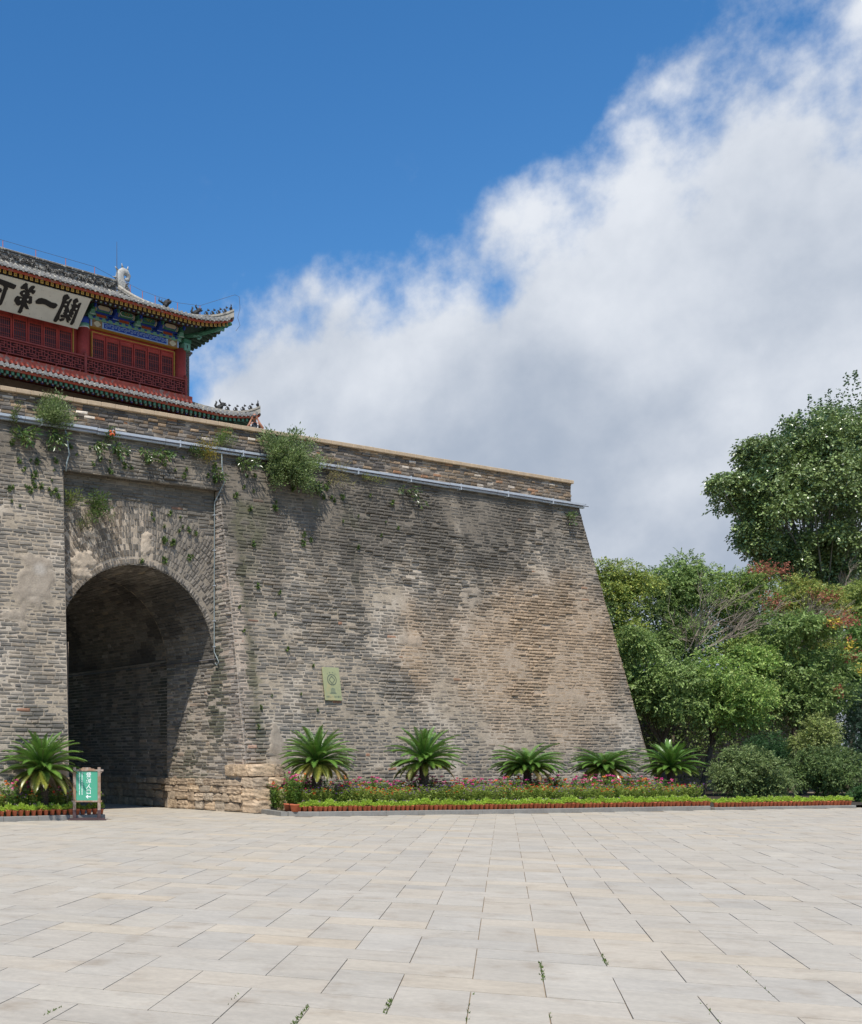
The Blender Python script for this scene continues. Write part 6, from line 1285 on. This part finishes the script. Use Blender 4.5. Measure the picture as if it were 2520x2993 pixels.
# spiky leading shoots of the poplar
rgp = np.random.default_rng(521); PB = []
for (x, z, h) in ((38.6, 15.9, .5), (39.6, 16.5, .8), (40.3, 17.5, 1.2), (41.1, 18.2, 1.3), (41.9, 18.4, 1.1), (42.8, 18.9, 1.2), (43.6, 19.5, 1.5), (44.5, 19.7, 1.2), (45.4, 20.1, 1.5), (46.3, 20.2, 1.5), (47.1, 20.9, 1.7), (48.0, 21.1, 1.9), (49.0, 21.2, 1.6), (50.2, 21.3, 1.7)):
    k = 90; f = rgp.random(k); PB.append(np.stack([x + rgp.normal(0, .22, k) * (1.1 - f), 7.6 + rgp.normal(0, .25, k) * (1.1 - f), z - .5 + (h + .5) * f], 1))
PB = np.concatenate(PB); pop = [o for o in bpy.data.objects if o.name.startswith('poplar_tree')][0]; dd = rdir(len(PB), rgp)
ls_ = leaves_obj('leading_shoots', PB - np.array([47.5, 8.6, 0]), dd, .15 * rgp.uniform(.7, 1.2, len(PB)), .055, np.array([(.06, .11, .035), (.08, .13, .045)])[rgp.integers(2, size=len(PB))], M_gloss, pop, rng=rgp); ls_['kind'] = 'stuff'
# shrubs at the foot
def shrub(name, label, c, r, k, per, leaf, cols, seed, **kw): return tree(name, label, (c[0], c[1], .05), c[2] + r[2], [(c, r, k)], per, leaf, np.array(cols) * .92, seed, None, trunk_r=.05, cat='shrub', **kw)
shrub('clipped_shrub', 'broad rounded clipped shrub behind the right row of pots', (20.9, -2.4, 1.0), (1.9, 1.2, .95), 46, 46, .085, [(.10, .145, .045), (.13, .175, .06), (.16, .20, .075)], 530, ln=.2)
shrub('clipped_shrub', 'second clipped shrub further right with darker leaves', (24.4, -3.0, 1.1), (1.8, 1.2, .95), 42, 44, .085, [(.085, .13, .04), (.11, .155, .05)], 531, ln=.2)
shrub('leafy_shrub', 'light yellow green shrub with arching branches', (25.6, -2.1, 2.3), (.9, .8, 1.1), 18, 36, .085, [(.20, .24, .07), (.16, .2, .05), (.24, .27, .1)], 532, ln=.26)
shrub('leafy_shrub', 'low sprawling pale shrub under the arching branches', (27.0, -4.0, .55), (1.1, .6, .45), 14, 34, .075, [(.18, .23, .08), (.14, .19, .06)], 533, ln=.2)
shrub('juniper', 'deep green conical juniper behind the clipped shrub', (25.2, -.7, 1.6), (.95, .95, 1.35), 40, 60, .075, [(.035, .085, .03), (.05, .11, .035)], 534, ln=.12, lw=.12, squash=1.0)
shrub('juniper', 'small round juniper tuft at the foot of the clipped shrub', (23.9, -4.4, .30), (.5, .4, .36), 14, 50, .07, [(.04, .10, .03), (.06, .13, .035)], 535, ln=.1, lw=.12)
shrub('juniper', 'tall dark bluish juniper at the right edge', (30.6, -1.4, 2.4), (1.2, 1.2, 2.5), 46, 56, .085, [(.03, .062, .04), (.04, .08, .045)], 536, ln=.16, lw=.13, squash=1.0)
shrub('juniper', 'dark low juniper beside the tall one at the edge', (31.2, -3.4, .9), (1.1, .8, .95), 26, 50, .08, [(.03, .06, .035), (.04, .075, .04)], 537, ln=.14, lw=.13)
# leafless shrubs
def dead(name, label, base, tips_n, spread, h, seed):
    rg_ = random.Random(seed); e = empty(name, base); tag(e, label, 'dead shrub'); m = MB()
    def grow(p, d, l, r, dep):
        q = p + d * l; mid = (p + q) / 2 + Vector((rg_.uniform(-.06, .06), rg_.uniform(-.06, .06), rg_.uniform(-.03, .06))) * l; m.tube([p, mid, q], [r, r * .8, r * .55], 4, cap=False)
        if dep == 0: return
        for _ in range(rg_.choice((2, 3))):
            nd = (d + Vector((rg_.uniform(-.7, .7), rg_.uniform(-.7, .4), rg_.uniform(-.45, .5)))).normalized(); grow(q if rg_.random() < .6 else mid, nd, l * rg_.uniform(.6, .85), r * .66, dep - 1)
    for i in range(tips_n):
        a = math.pi * (i + .5 + rg_.uniform(-.3, .3)) / tips_n; grow(Vector((rg_.uniform(-.5, .5), 0, 0)), Vector((math.cos(a) * spread, -.3 - .2 * rg_.random(), .3 + .75 * math.sin(a))).normalized(), h * rg_.uniform(.3, .42), .026, 4)
    m.build('branches', M_deadwood, e)
dead('bare_shrub', 'tangle of bare grey branches nearest to the wall corner', (24.4, 1.9, 6.0), 10, 1.0, 3.0, 3)
dead('bare_shrub', 'tangle of bare grey branches further right under the poplar', (31.8, 1.6, 6.4), 10, 1.0, 3.0, 4)
dead('bare_shrub', 'thin bare branches between the two larger tangles', (28.2, 2.4, 6.8), 5, .8, 2.2, 5)
dead('bare_shrub', 'fan of bare branches right beneath the poplar crown', (42.0, 5.5, 8.6), 5, .8, 3.2, 6)
# old wall in the shade behind the trees
rw = empty('rear_wall', (19, 7.6, 0)); tag(rw, 'old brick wall in deep shade behind the trunks of the trees', 'wall', kind='thing')
rgw = np.random.default_rng(61); B = courses(0, 3.4, .115, lambda z: 18.5, lambda z: 46.0, rgw)
V = brick_geo(B, .012 * rgw.standard_normal(len(B)), lambda s, t, o: np.stack([s - 19, 0 * s - o, t], -1), rgw, ch=.014); put_bricks('brick_field', V, np.tile((.17, .155, .14), (len(B), 1)) * np.exp(.2 * rgw.standard_normal((len(B), 1))), parent=rw)
MB().box(-.5, 27, .02, .5, 0, 5.6).build('wall_core', M_joint, rw)
# dense dark undergrowth that reads as one mass behind the trunks
rgu = np.random.default_rng(62); n = 52000; P = np.stack([rgu.uniform(20.5, 46, n), rgu.uniform(4.4, 7.4, n), rgu.random(n) ** .7 * 8.4], 1)
kk = fbm(P[:, 0] * .8, P[:, 2] * .8, 3, 64) + .25 * sst(2.2, 4.5, P[:, 2]) > .52; P = P[kk]; n = len(P)
tag(leaves_obj('undergrowth', P, rdir(n, rgu), .16 * rgu.uniform(.7, 1.2, n), .045, np.array(KG)[rgu.integers(4, size=n)] * .9, M_leaf, rng=rgu), 'dense shaded undergrowth filling the space behind the trees', kind='stuff')
